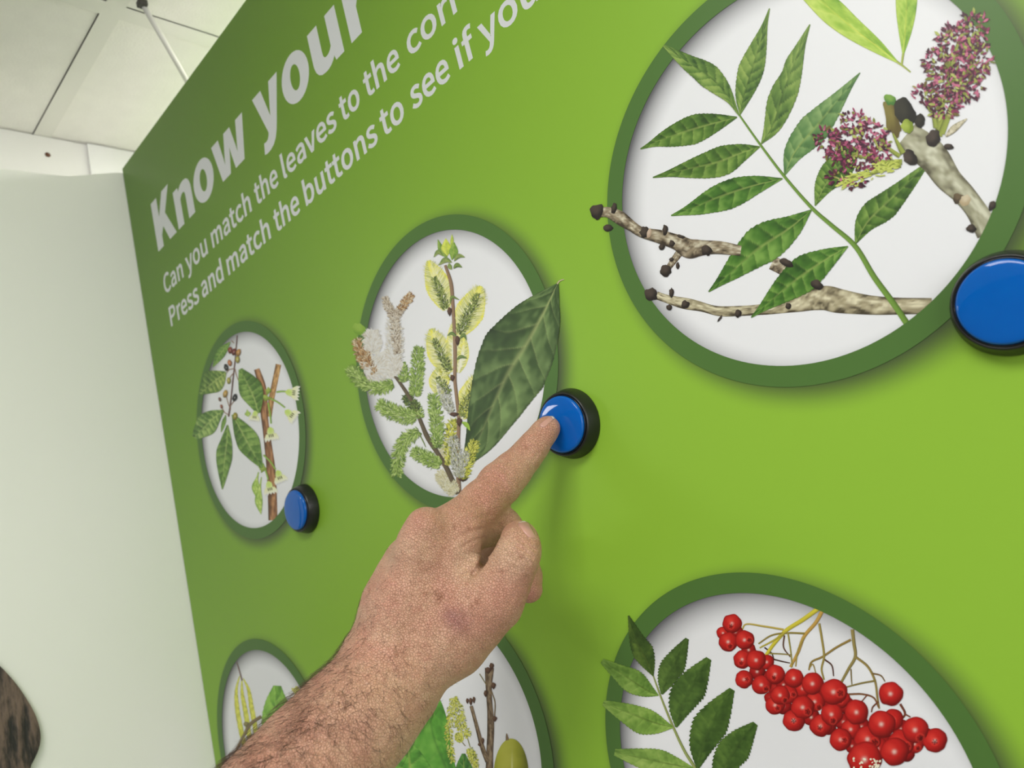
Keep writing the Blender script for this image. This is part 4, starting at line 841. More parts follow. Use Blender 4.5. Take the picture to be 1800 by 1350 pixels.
for pts_, w, c in [([(945, 188), (880, 235), (810, 280), (760, 335), (725, 385)], 4, (196, 184, 60)), ([(800, 276), (715, 262), (640, 255), (628, 275)], 1.8, (180, 160, 80)),
                   ([(960, 200), (935, 245), (885, 305), (860, 370), (828, 432)], 3.4, (182, 146, 74)), ([(888, 292), (820, 290), (750, 300), (695, 335)], 1.8, (140, 126, 64)),
                   ([(810, 285), (760, 320), (700, 352)], 1.8, (172, 160, 64)), ([(948, 250), (960, 320), (968, 390), (958, 440), (968, 485)], 2.2, (150, 134, 72)),
                   ([(885, 310), (860, 360), (850, 430)], 1.6, (160, 140, 70)), ([(818, 290), (830, 370), (836, 432)], 1.5, (150, 140, 70)),
                   ([(803, 300), (800, 350), (828, 390)], 1.4, (90, 60, 40)), ([(740, 375), (800, 378), (835, 382)], 1.3, (140, 126, 64)), ([(760, 400), (800, 410), (826, 415)], 1.3, (70, 44, 36)),
                   ([(1086, 275), (1092, 330), (1098, 388), (1070, 440), (1040, 495)], 3.2, (138, 124, 74)), ([(1080, 318), (1020, 350), (960, 390), (915, 412), (905, 445)], 2.2, (140, 118, 62)),
                   ([(1100, 390), (1150, 430), (1180, 490), (1190, 560), (1198, 605)], 2.3, (140, 122, 68)), ([(1168, 458), (1205, 468), (1222, 492)], 1.5, (116, 90, 52)),
                   ([(1185, 488), (1120, 500), (1058, 516)], 1.8, (130, 116, 64)), ([(970, 400), (1000, 425), (1008, 470)], 1.5, (84, 52, 40)), ([(1080, 440), (1082, 480), (1084, 505)], 1.3, (120, 104, 60)),
                   ([(1285, 585), (1305, 628), (1280, 660), (1278, 700)], 2.2, (110, 60, 44)), ([(1305, 628), (1328, 640)], 1.5, (120, 66, 48)), ([(1070, 545), (1130, 545), (1175, 560), (1195, 600)], 1.8, (124, 84, 56)),
                   ([(1195, 575), (1170, 600), (1165, 620)], 1.6, (110, 66, 46)), ([(905, 440), (920, 420), (935, 460)], 1.3, (150, 130, 70)), ([(1150, 545), (1125, 575)], 1.3, (120, 70, 50)), ([(720, 350), (750, 375), (760, 402)], 1.3, (60, 44, 34))]:
    stalk([dd(*p) for p in pts_], [w, w * .8] if len(pts_) == 2 else [w, w * .9, w * .7], 4, c, 'berry_stalk', 30)
for i, (x, y, r, ly) in enumerate([(548, 290, 25, 5), (628, 400, 34, 5), (765, 590, 36, 5), (820, 545, 36, 5), (730, 410, 28, 5), (880, 520, 34, 5), (930, 575, 38, 5), (1040, 565, 34, 5), (1080, 690, 38, 5), (1190, 770, 44, 5), (1255, 650, 40, 5), (1345, 750, 36, 5), (1095, 640, 34, 5),
                                   (586, 250, 36, 7), (570, 326, 36, 7), (638, 318, 36, 8), (686, 402, 38, 8), (636, 482, 34, 7), (708, 505, 37, 7), (765, 462, 36, 8), (843, 478, 36, 7), (786, 548, 36, 7), (842, 652, 42, 7), (880, 598, 44, 8), (921, 500, 42, 8), (955, 675, 42, 7),
                                   (1000, 628, 42, 7), (1009, 534, 50, 9), (1104, 618, 46, 9), (1038, 732, 42, 8), (1150, 730, 50, 8), (1208, 668, 52, 9), (1246, 542, 46, 8), (1348, 692, 50, 8), (1430, 737, 46, 7), (1290, 745, 50, 8), (1262, 782, 54, 9), (1138, 815, 66, 9)]):
    c = dd(x, y)
    berry(c, r / 2.368 * 1.1, ly + (i % 5) * .15, star=(i % 4 != 0) and r < 52)
for x, y, r in [(600, 285, 30), (655, 360, 30), (690, 450, 34), (735, 480, 34), (770, 520, 34), (800, 505, 30), (860, 545, 36), (800, 595, 34), (900, 560, 34), (960, 560, 38), (915, 640, 36), (985, 680, 34), (1050, 660, 36), (1000, 590, 36), (1060, 590, 36), (1125, 680, 38),
                (1160, 790, 40), (1210, 740, 44), (1290, 690, 40), (1310, 790, 36), (1395, 720, 34), (1085, 760, 30), (880, 560, 30), (745, 560, 26)]:
    berry(dd(x, y), r / 2.368, 4.4, base=(150, 22, 22), dark=(84, 12, 12), light=(176, 40, 36), star=False)
r_ = np.random.default_rng(9)
b0 = np.stack([r_.uniform(*[dd(1090, 0)[0], dd(1200, 0)[0]], 26), r_.uniform(dd(0, 812)[1], dd(0, 850)[1], 26)], 1)
strokes('flower', b0, b0 + r_.normal(0, 3.5, (26, 2)), 4.0, ink(np.tile((236, 214, 190), (26, 1))), ink(np.tile((240, 226, 206), (26, 1))), 11)

# ================================================================ picture A: buckthorn
picture('A')
aa = lambda x, y: (330 + x / 3.292, 550 + y / 3.292)
twig([aa(*p) for p in [(400, 325), (432, 430), (445, 600), (465, 760), (482, 900), (490, 1050), (494, 1200)]], [5, 7, 6, 7, 8, 8, 8], 3, (70, 44, 28), (122, 82, 54), (168, 126, 88), N=90, seed=4, streak=16)
twig([aa(*p) for p in [(526, 298), (505, 400), (485, 500), (470, 600)]], [5, 5, 5, 5], 2, (96, 66, 34), (150, 112, 70), (186, 150, 100), N=50, seed=6)
for p in [[(288, 130), (276, 270), (262, 400), (248, 530), (238, 600)]]:
    stalk([aa(*q) for q in p], [1, 1.2, 1.4], 7, (92, 66, 64), 'twig', 30)
AL = [([(282, 368), (320, 350)], 0)]
def al(md, wl, wr, c, ly, sd, nv=8, vein=(150, 176, 120)):
    leaf([aa(*q) for q in md], [x / 3.292 for x in wl], [x / 3.292 for x in wr], ly, *c, seed=sd, nv=nv, N=80, Mh=8, teeth=0, slant=.5, vein=vein)
g_a = ((44, 76, 36), (70, 108, 52), (112, 148, 86))
al([(412, 580), (385, 490), (345, 405), (305, 325)], [10, 52, 66, 66, 48, 10], [10, 50, 70, 72, 56, 12], g_a, 8, 1)
al([(262, 588), (310, 680), (370, 790), (432, 898)], [6, 50, 70, 72, 50, 6], [6, 36, 56, 62, 46, 6], g_a, 9, 2)
al([(232, 648), (228, 750), (212, 880), (202, 1020)], [4, 26, 38, 42, 30, 3], [4, 36, 54, 50, 30, 3], g_a, 8, 3)
al([(208, 565), (150, 610), (95, 665), (40, 720)], [6, 40, 58, 62, 50, 18], [6, 50, 66, 66, 50, 18], ((40, 70, 36), (72, 110, 60), (134, 164, 110)), 9, 4)
al([(222, 342), (178, 380), (128, 420), (72, 468)], [6, 50, 62, 62, 44, 8], [6, 56, 74, 70, 44, 8], ((42, 72, 34), (74, 108, 56), (140, 164, 106)), 8, 5)
al([(248, 168), (215, 205), (180, 255), (148, 312)], [2, 22, 26, 22, 3], [2, 22, 28, 20, 3], ((58, 96, 44), (84, 124, 62), (110, 146, 80)), 8, 6)
al([(222, 590), (208, 640), (195, 690)], [2, 12, 10, 2], [2, 12, 10, 2], ((58, 90, 44), (84, 124, 62), (110, 146, 80)), 7, 7, nv=3)
for p in [[(268, 322), (240, 330), (228, 345)], [(275, 325), (285, 365), (300, 400)], [(250, 560), (235, 520), (225, 480)], [(238, 590), (215, 575), (200, 548)], [(270, 175), (255, 160)], [(246, 540), (262, 520), (272, 508)], [(268, 345), (245, 375)], [(282, 200), (272, 215)]]:
    stalk([aa(*q) for q in p], [.7, .6], 8, (130, 96, 70), 'berry_stalk', 10)
for x, y, r, c in [(248, 216, 13, (110, 50, 40)), (270, 226, 13, (92, 34, 36)), (296, 230, 14, (150, 110, 60)), (291, 270, 13, (140, 134, 70)), (246, 290, 12, (150, 96, 60)), (225, 316, 13, (30, 30, 34)),
                   (240, 392, 12, (140, 134, 64)), (220, 468, 14, (150, 120, 60)), (275, 490, 14, (34, 34, 40)), (277, 598, 14, (130, 120, 44)), (198, 542, 8, (120, 66, 44)), (188, 500, 8, (90, 60, 50))]:
    berry(aa(x, y), r / 3.292, 10, base=c, dark=tuple(v * .5 for v in c), light=tuple(min(255, v * 1.3) for v in c), star=False, asp=1.6)
def afl(cx, cy, r, an, st=None):
    if st: stalk([aa(*q) for q in st], [1.6, 1.4], 8, (126, 158, 70), 'flower_stalk', 12)
    c = aa(cx, cy); r = r / 3.292
    d = np.array([math.cos(an), math.sin(an)]); n_ = np.array([-d[1], d[0]]) * .62
    blob('flower', np.array(c) - d * r * .35, r * .72, r * .5, an, 9, (lambda R_, A_: ink((168, 188, 98)) + (ink((206, 214, 168)) - ink((168, 188, 98))) * (.5 + .5 * np.cos(A_))[:, None] * R_[:, None]), wob=.1, nr=4, na=20)
    k_ = np.linspace(-1, 1, 5)
    base = np.array(c) - d * r * .1 + n_ * r * k_[:, None] * .8
    strokes('flower', base, base + (d * 1.0 + n_ * k_[:, None] * .7) * r * 1.05, r * .5, ink(np.tile((196, 208, 150), (5, 1))), ink(np.tile((222, 226, 196), (5, 1))), 10)
    strokes('flower', base[1:4], base[1:4] + d * r * .5, r * .16, ink(np.tile((60, 70, 34), (3, 1))), ink(np.tile((96, 100, 56), (3, 1))), 12)
afl(612, 462, 42, .1, [(515, 458), (545, 454), (580, 455)])
afl(602, 590, 42, .6, [(470, 490), (520, 515), (565, 548)])
afl(485, 705, 42, 1.4, [(468, 520), (478, 580), (484, 640)])
afl(535, 950, 40, 1.2, [(440, 822), (480, 860), (510, 905)])
afl(478, 1015, 40, 1.35, [(435, 870), (455, 920), (468, 965)])
afl(390, 600, 32, 1.7)
for p, w in [([(412, 920), (395, 1000), (400, 1070)], 22), ([(428, 950), (412, 1080), (426, 1165)], 22), ([(345, 560), (352, 600)], 18)]:
    ribbon('bud', [aa(*q) for q in p], [.8, w * .25 / 3.292, w / 3.292, .5], [.8, w * .25 / 3.292, w / 3.292, .5], 8, barkcol((96, 128, 50), (140, 168, 76), (190, 206, 130)), 24, 4)
for c, a_, b_ in [((468, 450), 14, 24), ((455, 490), 26, 16), ((435, 900), 20, 20)]:
    blob('bud', aa(*c), a_ / 3.292, b_ / 3.292, .3, 8, budcol((110, 130, 50), (160, 176, 84)), wob=.4)

# ================================================================ picture F: hazel
picture('F')
ff = lambda x, y: (370 + x / 5.4, 1100 + y / 5.4)
stalk([ff(250, 340), ff(275, 420), ff(302, 520)], [.8, 1.2, 1.2], 7, (112, 92, 88), 'twig')
yc = lambda: barkcol((140, 140, 40), (184, 184, 70), (212, 212, 104), streak=30)
for md in ([(278, 478), (248, 600), (252, 760), (285, 960), (320, 1120), (362, 1290)], [(300, 500), (302, 640), (335, 820), (362, 1000), (400, 1230)], [(312, 500), (360, 600), (392, 780), (425, 960), (455, 1180)]):
    ribbon('catkin', [ff(*q) for q in md], [1, 4.2, 4.8, 4.6, 3.6], [1, 4.2, 4.8, 4.6, 3.6], 4, yc(), 90, 4, teeth=.22, nt=38)
leaf([ff(780, 1330), ff(700, 1160), ff(640, 960), ff(620, 740), ff(630, 568)], [36, 40, 36, 30, 24, 6], [24, 30, 34, 36, 32, 8], 6, (58, 104, 36), (86, 140, 54), (118, 168, 80), N=140, Mh=12, teeth=.06, nt=18, nv=5, slant=1.0, vein=(120, 160, 90))
ribbon('leaf', [ff(900, 1480), ff(740, 1200), ff(640, 1020)], [10, 34, 20, 2], [10, 60, 54, 10], 5, leafcol((56, 100, 34), (82, 136, 50), (112, 164, 76), nv=4), 60, 8)
stalk([ff(485, 860), ff(380, 935), ff(325, 1030), ff(260, 1160), ff(212, 1300)], [3, 3.2, 2.6, 2.4, 2.2], 7, (108, 92, 66), 'twig', 40)
bud(ff(343, 932), 5, 5, 0, 8, (90, 84, 50), (140, 130, 80)); bud(ff(205, 1306), 4, 7, .3, 8, (110, 110, 50), (170, 170, 90))
blob('bud', ff(840, 650), 9, 14, -.6, 3, budcol((150, 150, 60), (206, 206, 120)), wob=.4, seed=2)
bud(ff(868, 672), 4, 3, 0, 4)

# ================================================================ picture E: oak
picture('E')
ee = lambda x, y: (700 + x / 5.4, 1100 + y / 5.4)
leaf([ee(560, 1560), ee(430, 1280), ee(330, 1020), ee(300, 720), ee(330, 560)], [60, 70, 62, 50, 30, 6], [10, 14, 22, 30, 28, 6], 4, (44, 96, 36), (70, 134, 50), (104, 164, 76), N=150, Mh=14, teeth=0, nv=4, slant=-.6, depth=.25, vein=(52, 96, 40))
leaf([ee(150, 1600), ee(110, 1300), ee(90, 1100)], [30, 40, 30, 8], [30, 40, 30, 8], 4, (44, 96, 36), (70, 134, 50), (104, 164, 76), N=60, teeth=0, nv=4)
leaf([ee(640, 1500), ee(625, 1330), ee(622, 1212)], [20, 20, 15, 3], [20, 20, 15, 3], 6, (30, 74, 34), (48, 100, 44), (74, 130, 60), N=50, teeth=.03, nv=3)
r_ = np.random.default_rng(12)
for chain, w in (([(520, 680), (560, 780), (590, 880), (600, 960), (680, 1040)], 11), ([(490, 760), (500, 900), (480, 1000), (500, 1180), (515, 1290)], 7), ([(570, 1010), (590, 1090)], 6), ([(670, 1160), (700, 1220), (745, 1340)], 7)):
    catkin([ee(*q) for q in chain], w, 7, 'yellow', int(26 * w), 5)
stalk([ee(590, 1080), ee(640, 1140)], [.7, .7], 6, (110, 100, 50)); stalk([ee(655, 1050), ee(685, 1150)], [.7, .7], 6, (120, 120, 50))
BKE = ((52, 40, 30), (98, 80, 62), (140, 122, 98))
twig([ee(*q) for q in [(868, 400), (862, 560), (868, 720), (878, 850), (880, 1000), (872, 1180), (868, 1360)]], [8, 5, 5, 6, 6, 6, 6.5], 6, *BKE, N=90, seed=7, streak=20)
twig([ee(*q) for q in [(695, 760), (722, 860), (760, 1000), (800, 1150), (850, 1290)]], [3, 3, 3.4, 4, 4], 6, *BKE, N=60, seed=9)
stalk([ee(888, 620), ee(920, 720), ee(918, 860)], [.8, .9, .9], 6, (110, 92, 60)); stalk([ee(775, 455), ee(840, 560)], [.8, .8], 6, (120, 110, 70))
for c, a_, b_ in [((890, 380), 4, 6), ((858, 420), 5, 6), ((908, 565), 4, 6), ((832, 640), 3, 6), ((920, 880), 4, 5), ((660, 710), 2.5, 5), ((692, 715), 3, 7), ((722, 700), 2.5, 6), ((806, 1090), 2.5, 6), ((775, 1125), 3, 3)]:
    bud(ee(*c), a_, b_, 0, 8, (64, 42, 32), (110, 82, 64))
ac = [ink(c) for c in ((96, 100, 24), (146, 148, 44), (184, 184, 84), (212, 214, 160))]
def acorn(R_, A_):
    x, y = R_ * np.cos(A_), R_ * np.sin(A_)
    k_ = np.clip(.62 - .6 * (x + .05) ** 2 - .25 * x + .1 * vn(x * 2, y * 9), 0, 1)[:, None]
    c = ac[0] + (ac[1] - ac[0]) * np.clip(k_ * 1.8, 0, 1)
    c = c + (ac[2] - c) * np.clip(k_ * 2 - 1, 0, 1)
    return c + (ac[3] - c) * (np.exp(-((x - .05) / .05) ** 2 - ((y + .25) / .3) ** 2) * .5)[:, None]
blob('acorn', (899, 1366), 31, 68, 0, 7, acorn, nr=14, na=60)
stalk([ee(1040, 1085), ee(1035, 1050), ee(1032, 1022)], [3, 2, .8], 8, (120, 100, 76), 'acorn_tip', 10)

PICS = [o for o in panel.children if o.name.startswith('plant_picture')]
for k, txt in zip('CBDAFE', ('ringed print of ash leaves, buds and purple blossom', 'ringed print of willow catkins and one broad green leaf', 'ringed print of rowan leaves and red berries',
                             'ringed print of buckthorn leaves, small dark berries and pale green flowers', 'ringed print of hazel catkins and a leaf', 'ringed print of an oak leaf, catkins and a green acorn')):
    for o in PICS:
        if abs(o.location.x / S - RINGS[k][0]) < 1e-4 and abs(o.location.z / S - RINGS[k][1]) < 1e-3: o['label'] = txt
# ---------------------------------------------------------------- blue push buttons
BT = {'A': ((0.2372, -0.2625), 'blue push button in black housing beside the print with pale flowers and small dark berries'),
      'B': ((0.5177, -0.2732), 'blue push button in black housing being pressed by the fingertip'),
      'C': ((0.7300, -0.2883), 'blue push button in black housing beside the print with purple blossom and bare twigs')}
for k, (c, lab) in BT.items():
    e_ = thing(empty('push_button', (*c, 0)), lab, 'button', 'blue push buttons on the green panel')
    lathe('housing', c, [(0.0188, 0.00012), (0.0195, 0.0003), (0.0195, 0.0010), (0.0176, 0.0076), (0.0172, 0.0083), (0.0166, 0.0086), (0.0163, 0.0082), (0.0163, 0.0050)], M['housing'], e_)
    lathe('collar', c, [(0.0162, 0.0052), (0.0162, 0.0088), (0.0160, 0.0091), (0.0157, 0.0091), (0.0156, 0.0088), (0.0156, 0.0054)], M['collar'], e_)
    dome = [(0.0150 * math.cos(a_), 0.0103 + 0.0011 * math.sin(a_)) for a_ in np.linspace(0.12, 1.5, 12)]
    lathe('cap', c, [(0.0155, 0.0056), (0.0155, 0.0092), (0.0154, 0.0097), (0.0152, 0.0101)] + dome + [(0.0002, 0.0114)], M['cap'], e_)
# ---------------------------------------------------------------- the arm and pointing hand: one continuous surface
def J(u, v, d):
    return deep(u, v, d)
def px2r(px, d):
    return px * d / F
# chains of (u, v, camera depth, radius in pixels at that depth)
CH = {
 'palm': [
    [(640, 1262, .338, 76), (668, 1215, .350, 70), (700, 1170, .356, 68)],
    [(700, 1180, .356, 62), (745, 1080, .362, 50), (790, 962, .370, 42), (806, 925, .374, 37)],          # index metacarpal
    [(690, 1160, .358, 60), (705, 1060, .362, 48), (738, 962, .362, 34), (748, 926, .362, 30)],          # middle metacarpal
    [(672, 1150, .364, 54), (690, 1060, .372, 44), (715, 985, .376, 34)],                                # ring metacarpal
    [(655, 1145, .370, 42), (680, 1075, .384, 36), (706, 1022, .392, 30)],                               # little metacarpal
    [(720, 1170, .362, 60), (790, 1120, .362, 64), (842, 1068, .360, 55), (868, 1052, .358, 48)],        # thumb metacarpal and its muscle
    [(760, 1040, .366, 42), (815, 1030, .366, 36), (845, 1030, .364, 34)],                               # web
    [(735, 1010, .380, 60), (790, 1050, .388, 56)],                                                       # palm side
    ],
 'arm': [[(676, 1210, .350, 66), (628, 1262, .338, 70), (572, 1328, .326, 82), (484, 1420, .310, 96), (380, 1600, .290, 132), (180, 1900, .270, 150), (110, 2010, .262, 140)],
         [(640, 1195, .356, 50), (596, 1248, .344, 56), (530, 1325, .330, 66), (440, 1440, .312, 90)],
         [(708, 1225, .352, 48), (652, 1285, .340, 50), (588, 1355, .328, 56), (510, 1450, .312, 76)]],
 'index': [[(806, 925, .374, 40), (845, 885, .386, 36), (880, 850, .397, 35.5), (902, 827, .403, 31), (924, 803, .408, 26.5), (940, 783, .411, 24.5), (957, 760, .4145, 21.5), (964, 751.5, .4158, 20)]],
 'middle': [[(765, 945, .372, 36), (828, 930, .384, 35), (884, 926, .396, 31), (900, 938, .402, 27)],
            [(884, 926, .398, 30), (915, 975, .402, 26), (928, 1012, .398, 23.5), (931, 1036, .393, 23)]],
 'ring': [[(722, 985, .384, 34), (790, 980, .410, 34), (862, 968, .420, 33)], [(862, 968, .420, 33), (878, 1020, .418, 27), (866, 1060, .404, 24)]],
 'little': [[(706, 1030, .396, 29), (760, 1060, .420, 27), (790, 1080, .428, 25)], [(790, 1080, .428, 25), (806, 1115, .420, 22), (796, 1135, .408, 20)]],
 'thumb': [[(868, 1052, .358, 48), (888, 1020, .357, 43), (906, 985, .356, 38)],
           [(906, 985, .356, 38), (913, 960, .360, 33), (913, 949, .368, 30), (909, 945, .375, 26)]],
}
SEG = {}
for g_, chains in CH.items():
    L_ = []
    for ch in chains:
        for (a_, b_) in zip(ch[:-1], ch[1:]):
            L_.append((J(*a_[:3]), px2r(a_[3], a_[2]), J(*b_[:3]), px2r(b_[3], b_[2])))
    SEG[g_] = L_

def cone(P, a_, ra, b_, rb):
    ab = b_ - a_
    h_ = np.clip(((P - a_) @ ab) / (ab @ ab), 0, 1)
    return np.linalg.norm(P - a_ - h_[..., None] * ab, axis=-1) - (ra + h_ * (rb - ra))
def smin(a_, b_, k):
    h_ = np.maximum(k - np.abs(a_ - b_), 0) / k
    return np.minimum(a_, b_) - h_ * h_ * k * .25
KG = {'palm': .010, 'arm': .012, 'index': .004, 'middle': .003, 'ring': .003, 'little': .003, 'thumb': .004}
KB = {'arm': .010, 'index': .007, 'middle': .0045, 'ring': .003, 'little': .003, 'thumb': .0045}
def sdf(P):
    P = np.asarray(P, np.float64)
    out = None
    for g_ in ('palm', 'arm', 'index', 'thumb', 'middle', 'ring', 'little'):
        d = None
        for s_ in SEG[g_]:
            c = cone(P, *s_)
            d = c if d is None else smin(d, c, KG[g_])
        out = d if out is None else smin(out, d, KB[g_])
        if g_ == 'thumb':
            # creases carved between the thumb and the hand
            for a_, b_, r0, r1, k in CREASE:
                c = cone(P, a_, r0, b_, r1)
                h_ = np.maximum(k - np.abs(-c - out), 0) / k
                out = np.maximum(out, -c) + h_ * h_ * k * .25
    return out
CREASE = []
def grad(P, e=2e-4):
    g_ = np.stack([sdf(P + np.eye(3)[i] * e) - sdf(P - np.eye(3)[i] * e) for i in range(3)], 1)
    return g_ / (np.linalg.norm(g_, axis=1)[:, None] + 1e-12)

def march(uv):
    d = ray(uv); L_ = np.linalg.norm(d, axis=1)
    t = np.full(len(d), .30); bt = t.copy(); bs = np.full(len(d), 9.0)
    for _ in range(90):
        f_ = sdf(CP + t[:, None] * d)
        k_ = f_ < bs; bt[k_] = t[k_]; bs[k_] = f_[k_]
        t = np.where(t < .47, t + f_ / L_ * .9, t)
    Q = CP + bt[:, None] * d
    for _ in range(3):                       # rays that graze past the finger settle on its nearest skin
        Q = Q - grad(Q) * sdf(Q)[:, None]
    return Q
_c = march([(876, 948), (862, 966), (848, 988), (833, 1008)])
_g = grad(_c)
_c = _c - _g * np.array([.0032, .0022, .0010, .0000])[:, None]
CREASE = [(_c[i], _c[i + 1], (.0044, .0034, .0024, .0012)[i], (.0044, .0034, .0024, .0012)[i + 1], .0016) for i in range(3)]
allp = np.array([p for L_ in SEG.values() for s_ in L_ for p in (s_[0], s_[2])])
rad = max(max(s_[1], s_[3]) for L_ in SEG.values() for s_ in L_)
lo, hi = allp.min(0) - rad * 1.2, allp.max(0) + rad * 1.2
H = 0.0021
dims = np.ceil((hi - lo) / H).astype(int) + 1
gx_, gy_, gz_ = [lo[i] + H * np.arange(dims[i]) for i in range(3)]
field = np.empty(tuple(dims), np.float32)
YZ = np.stack(np.meshgrid(gy_, gz_, indexing='ij'), -1)
for i in range(dims[0]):
    P_ = np.concatenate([np.full(YZ.shape[:2] + (1,), gx_[i]), YZ], -1)
    field[i] = sdf(P_)
import openvdb
gr = openvdb.FloatGrid(background=0.02)
gr.copyFromArray(np.clip(field, -0.02, 0.02))
pts, quads = gr.convertToQuads(0.0)
pts = lo + np.array(pts, float) * H
quads = np.array(quads)[:, ::-1]
me = bpy.data.meshes.new('skin0'); me.from_pydata(pts.tolist(), [], quads.tolist())
tmp = bpy.data.objects.new('skin0', me); COL.objects.link(tmp)
ss = tmp.modifiers.new('s', 'SUBSURF'); ss.levels = 2
bpy.context.view_layer.update()
me2 = bpy.data.meshes.new_from_object(tmp.evaluated_get(bpy.context.evaluated_depsgraph_get()))
nv_ = len(me2.vertices); c = np.empty(nv_ * 3); me2.vertices.foreach_get('co', c); Pv = c.reshape(-1, 3)
bpy.data.objects.remove(tmp)
for _ in range(2):
    Nv = grad(Pv)
    Pv = Pv - Nv * sdf(Pv)[:, None]
Nv = grad(Pv)
UV, DD = project(Pv)
facing = -(Nv @ RM[2]) < 0            # towards the camera
DI = np.linalg.norm(Pv - CP, axis=1)

def spot(u, v, s_):
    return np.exp(-(((UV[:, 0] - u) ** 2 + (UV[:, 1] - v) ** 2) / (2 * s_ * s_))) * (Nv @ RM[2] > -0.2)
def line(pts_, s_):
    """distance-based groove along a pixel polyline"""
    P_ = spline(pts_, 24)
    d2 = np.full(len(UV), 1e9)
    near = (np.abs(UV[:, 0] - P_[:, 0].mean()) < 140) & (np.abs(UV[:, 1] - P_[:, 1].mean()) < 140)
    idx = np.where(near & (Nv @ RM[2] > -0.1))[0]
    q_ = UV[idx]
    for a_, b_ in zip(P_[:-1], P_[1:]):
        ab = b_ - a_; h_ = np.clip(((q_ - a_) @ ab) / (ab @ ab + 1e-9), 0, 1)
        dd_ = ((q_ - a_ - h_[:, None] * ab) ** 2).sum(1)
        d2[idx] = np.minimum(d2[idx], dd_)
    return np.exp(-d2 / (2 * s_ * s_))
# relief: knuckles, tendons, wrinkles, veins
disp = np.zeros(len(Pv))
for u, v, s_, h_ in [(748, 915, 22, .0012), (722, 945, 16, .0006), (820, 905, 24, .0006), (868, 838, 20, .0007), (925, 962, 20, .0012), (940, 975, 12, .0006), (880, 1062, 24, .0010), (775, 950, 26, -.0008),
                     (842, 980, 16, .0004), (835, 960, 14, .0006), (860, 1000, 10, -.0004), (625, 1130, 16, .0008), (705, 1000, 20, -.0006), (760, 1010, 30, .0003), (912, 800, 12, -.0003)]:
    disp += h_ * spot(u, v, s_)
for p_, s_, h_ in [([(832, 838), (858, 828), (884, 842)], 2.0, -.00040), ([(838, 846), (862, 836), (888, 850)], 1.8, -.00035), ([(846, 856), (868, 846), (890, 858)], 1.8, -.00032), ([(828, 850), (850, 858), (872, 872)], 1.8, -.00028),
                   ([(858, 822), (880, 822), (896, 834)], 1.8, -.00024), ([(924, 782), (940, 786), (948, 796)], 1.6, -.00022), ([(918, 786), (934, 791), (944, 802)], 1.6, -.00020), ([(928, 770), (942, 775), (954, 786)], 1.5, -.00014),
                   ([(834, 1006), (824, 1004), (812, 1010)], 1.8, -.00050), ([(834, 1006), (822, 998), (808, 994)], 1.6, -.00040), ([(834, 1008), (826, 1016), (820, 1026)], 1.6, -.00040), ([(846, 1000), (836, 990), (822, 984)], 1.6, -.00030),
                   ([(856, 984), (842, 974), (826, 970)], 1.8, -.00030), ([(852, 945), (832, 950), (812, 962)], 2.2, -.00026), ([(846, 930), (824, 936), (802, 948)], 2.4, -.00022), ([(862, 905), (838, 912), (812, 922)], 3.0, -.00018),
                   ([(912, 950), (924, 958), (938, 968)], 1.8, -.00028), ([(906, 958), (920, 968), (934, 980)], 1.8, -.00028), ([(900, 968), (914, 978), (930, 990)], 1.8, -.00024), ([(904, 935), (918, 940), (934, 952)], 1.8, -.00018),
                   ([(740, 1200), (772, 1150), (812, 1100)], 7, .00030), ([(690, 1140), (716, 1040), (742, 960)], 7, .00035), ([(745, 1130), (775, 1040), (806, 950)], 8, .00030), ([(650, 1130), (680, 1060), (700, 1000)], 6, .00025)]:
    disp += h_ * line(p_, s_) * (1.9 if s_ < 3.5 else 1.2)
disp += .00022 * (vn(UV[:, 0] / 16, UV[:, 1] / 16) - .5) + .0005 * (vn(UV[:, 0] / 60, UV[:, 1] / 60, 1) - .5)
disp *= 1 - np.clip(1.15 * (spot(928, 931, 15) + spot(961, 741, 10)), 0, 1)
# where a fingertip presses the button it flattens against it
Pv = Pv + Nv * disp[:, None]
capc = np.array(BT['B'][0])
near = np.hypot(Pv[:, 0] - capc[0], Pv[:, 1] - capc[1]) < 0.0152
flr = 0.01135
Pv[:, 2] = np.where(near & (Pv[:, 2] < flr), flr, Pv[:, 2])

# skin colour per vertex
base = np.tile(lin((208, 162, 136)), (len(Pv), 1))
red = lin((196, 132, 116)); pale = lin((222, 190, 160)); brown = lin((142, 92, 68)); oliv = lin((186, 156, 124))
def tint(c_, k_):
    global base
    k_ = np.clip(k_, 0, 1)[:, None]
    base = base + (c_ - base) * k_
tint(red, .75 * (vn(UV[:, 0] / 46 + 3, UV[:, 1] / 46) - .3))
tint(pale, .55 * (vn(UV[:, 0] / 30 + 11, UV[:, 1] / 30, 1) - .45))
tint(red, .7 * (vn(UV[:, 0] / 9 + 5, UV[:, 1] / 9, 2) - .5))
tint(brown, .35 * (vn(UV[:, 0] / 5 + 15, UV[:, 1] / 5, 0) - .6))
tint(pale, .6 * (vn(UV[:, 0] / 6 + 35, UV[:, 1] / 6, 1) - .62))
tint(oliv, .5 * (vn(UV[:, 0] / 36 + 31, UV[:, 1] / 36, 2) - .5))
for u, v, s_, k_ in [(868, 845, 26, .5), (840, 880, 30, .45), (745, 912, 20, .35), (930, 960, 18, .25), (900, 1040, 30, .5), (868, 1090, 40, .45), (962, 775, 18, .3), (720, 1060, 50, .25), (935, 1035, 24, .6), (640, 1260, 70, .25), (520, 1330, 60, .25)]:
    tint(red, k_ * spot(u, v, s_))
for u, v, s_, k_ in [(865, 965, 24, .4), (900, 990, 22, .35), (700, 985, 30, .25), (820, 990, 24, .4), (700, 1300, 60, .3)]:
    tint(pale, k_ * spot(u, v, s_))
tint(lin((150, 100, 100)), .6 * spot(808, 1094, 16) + .4 * spot(790, 1080, 10))
fr = np.random.default_rng(21)
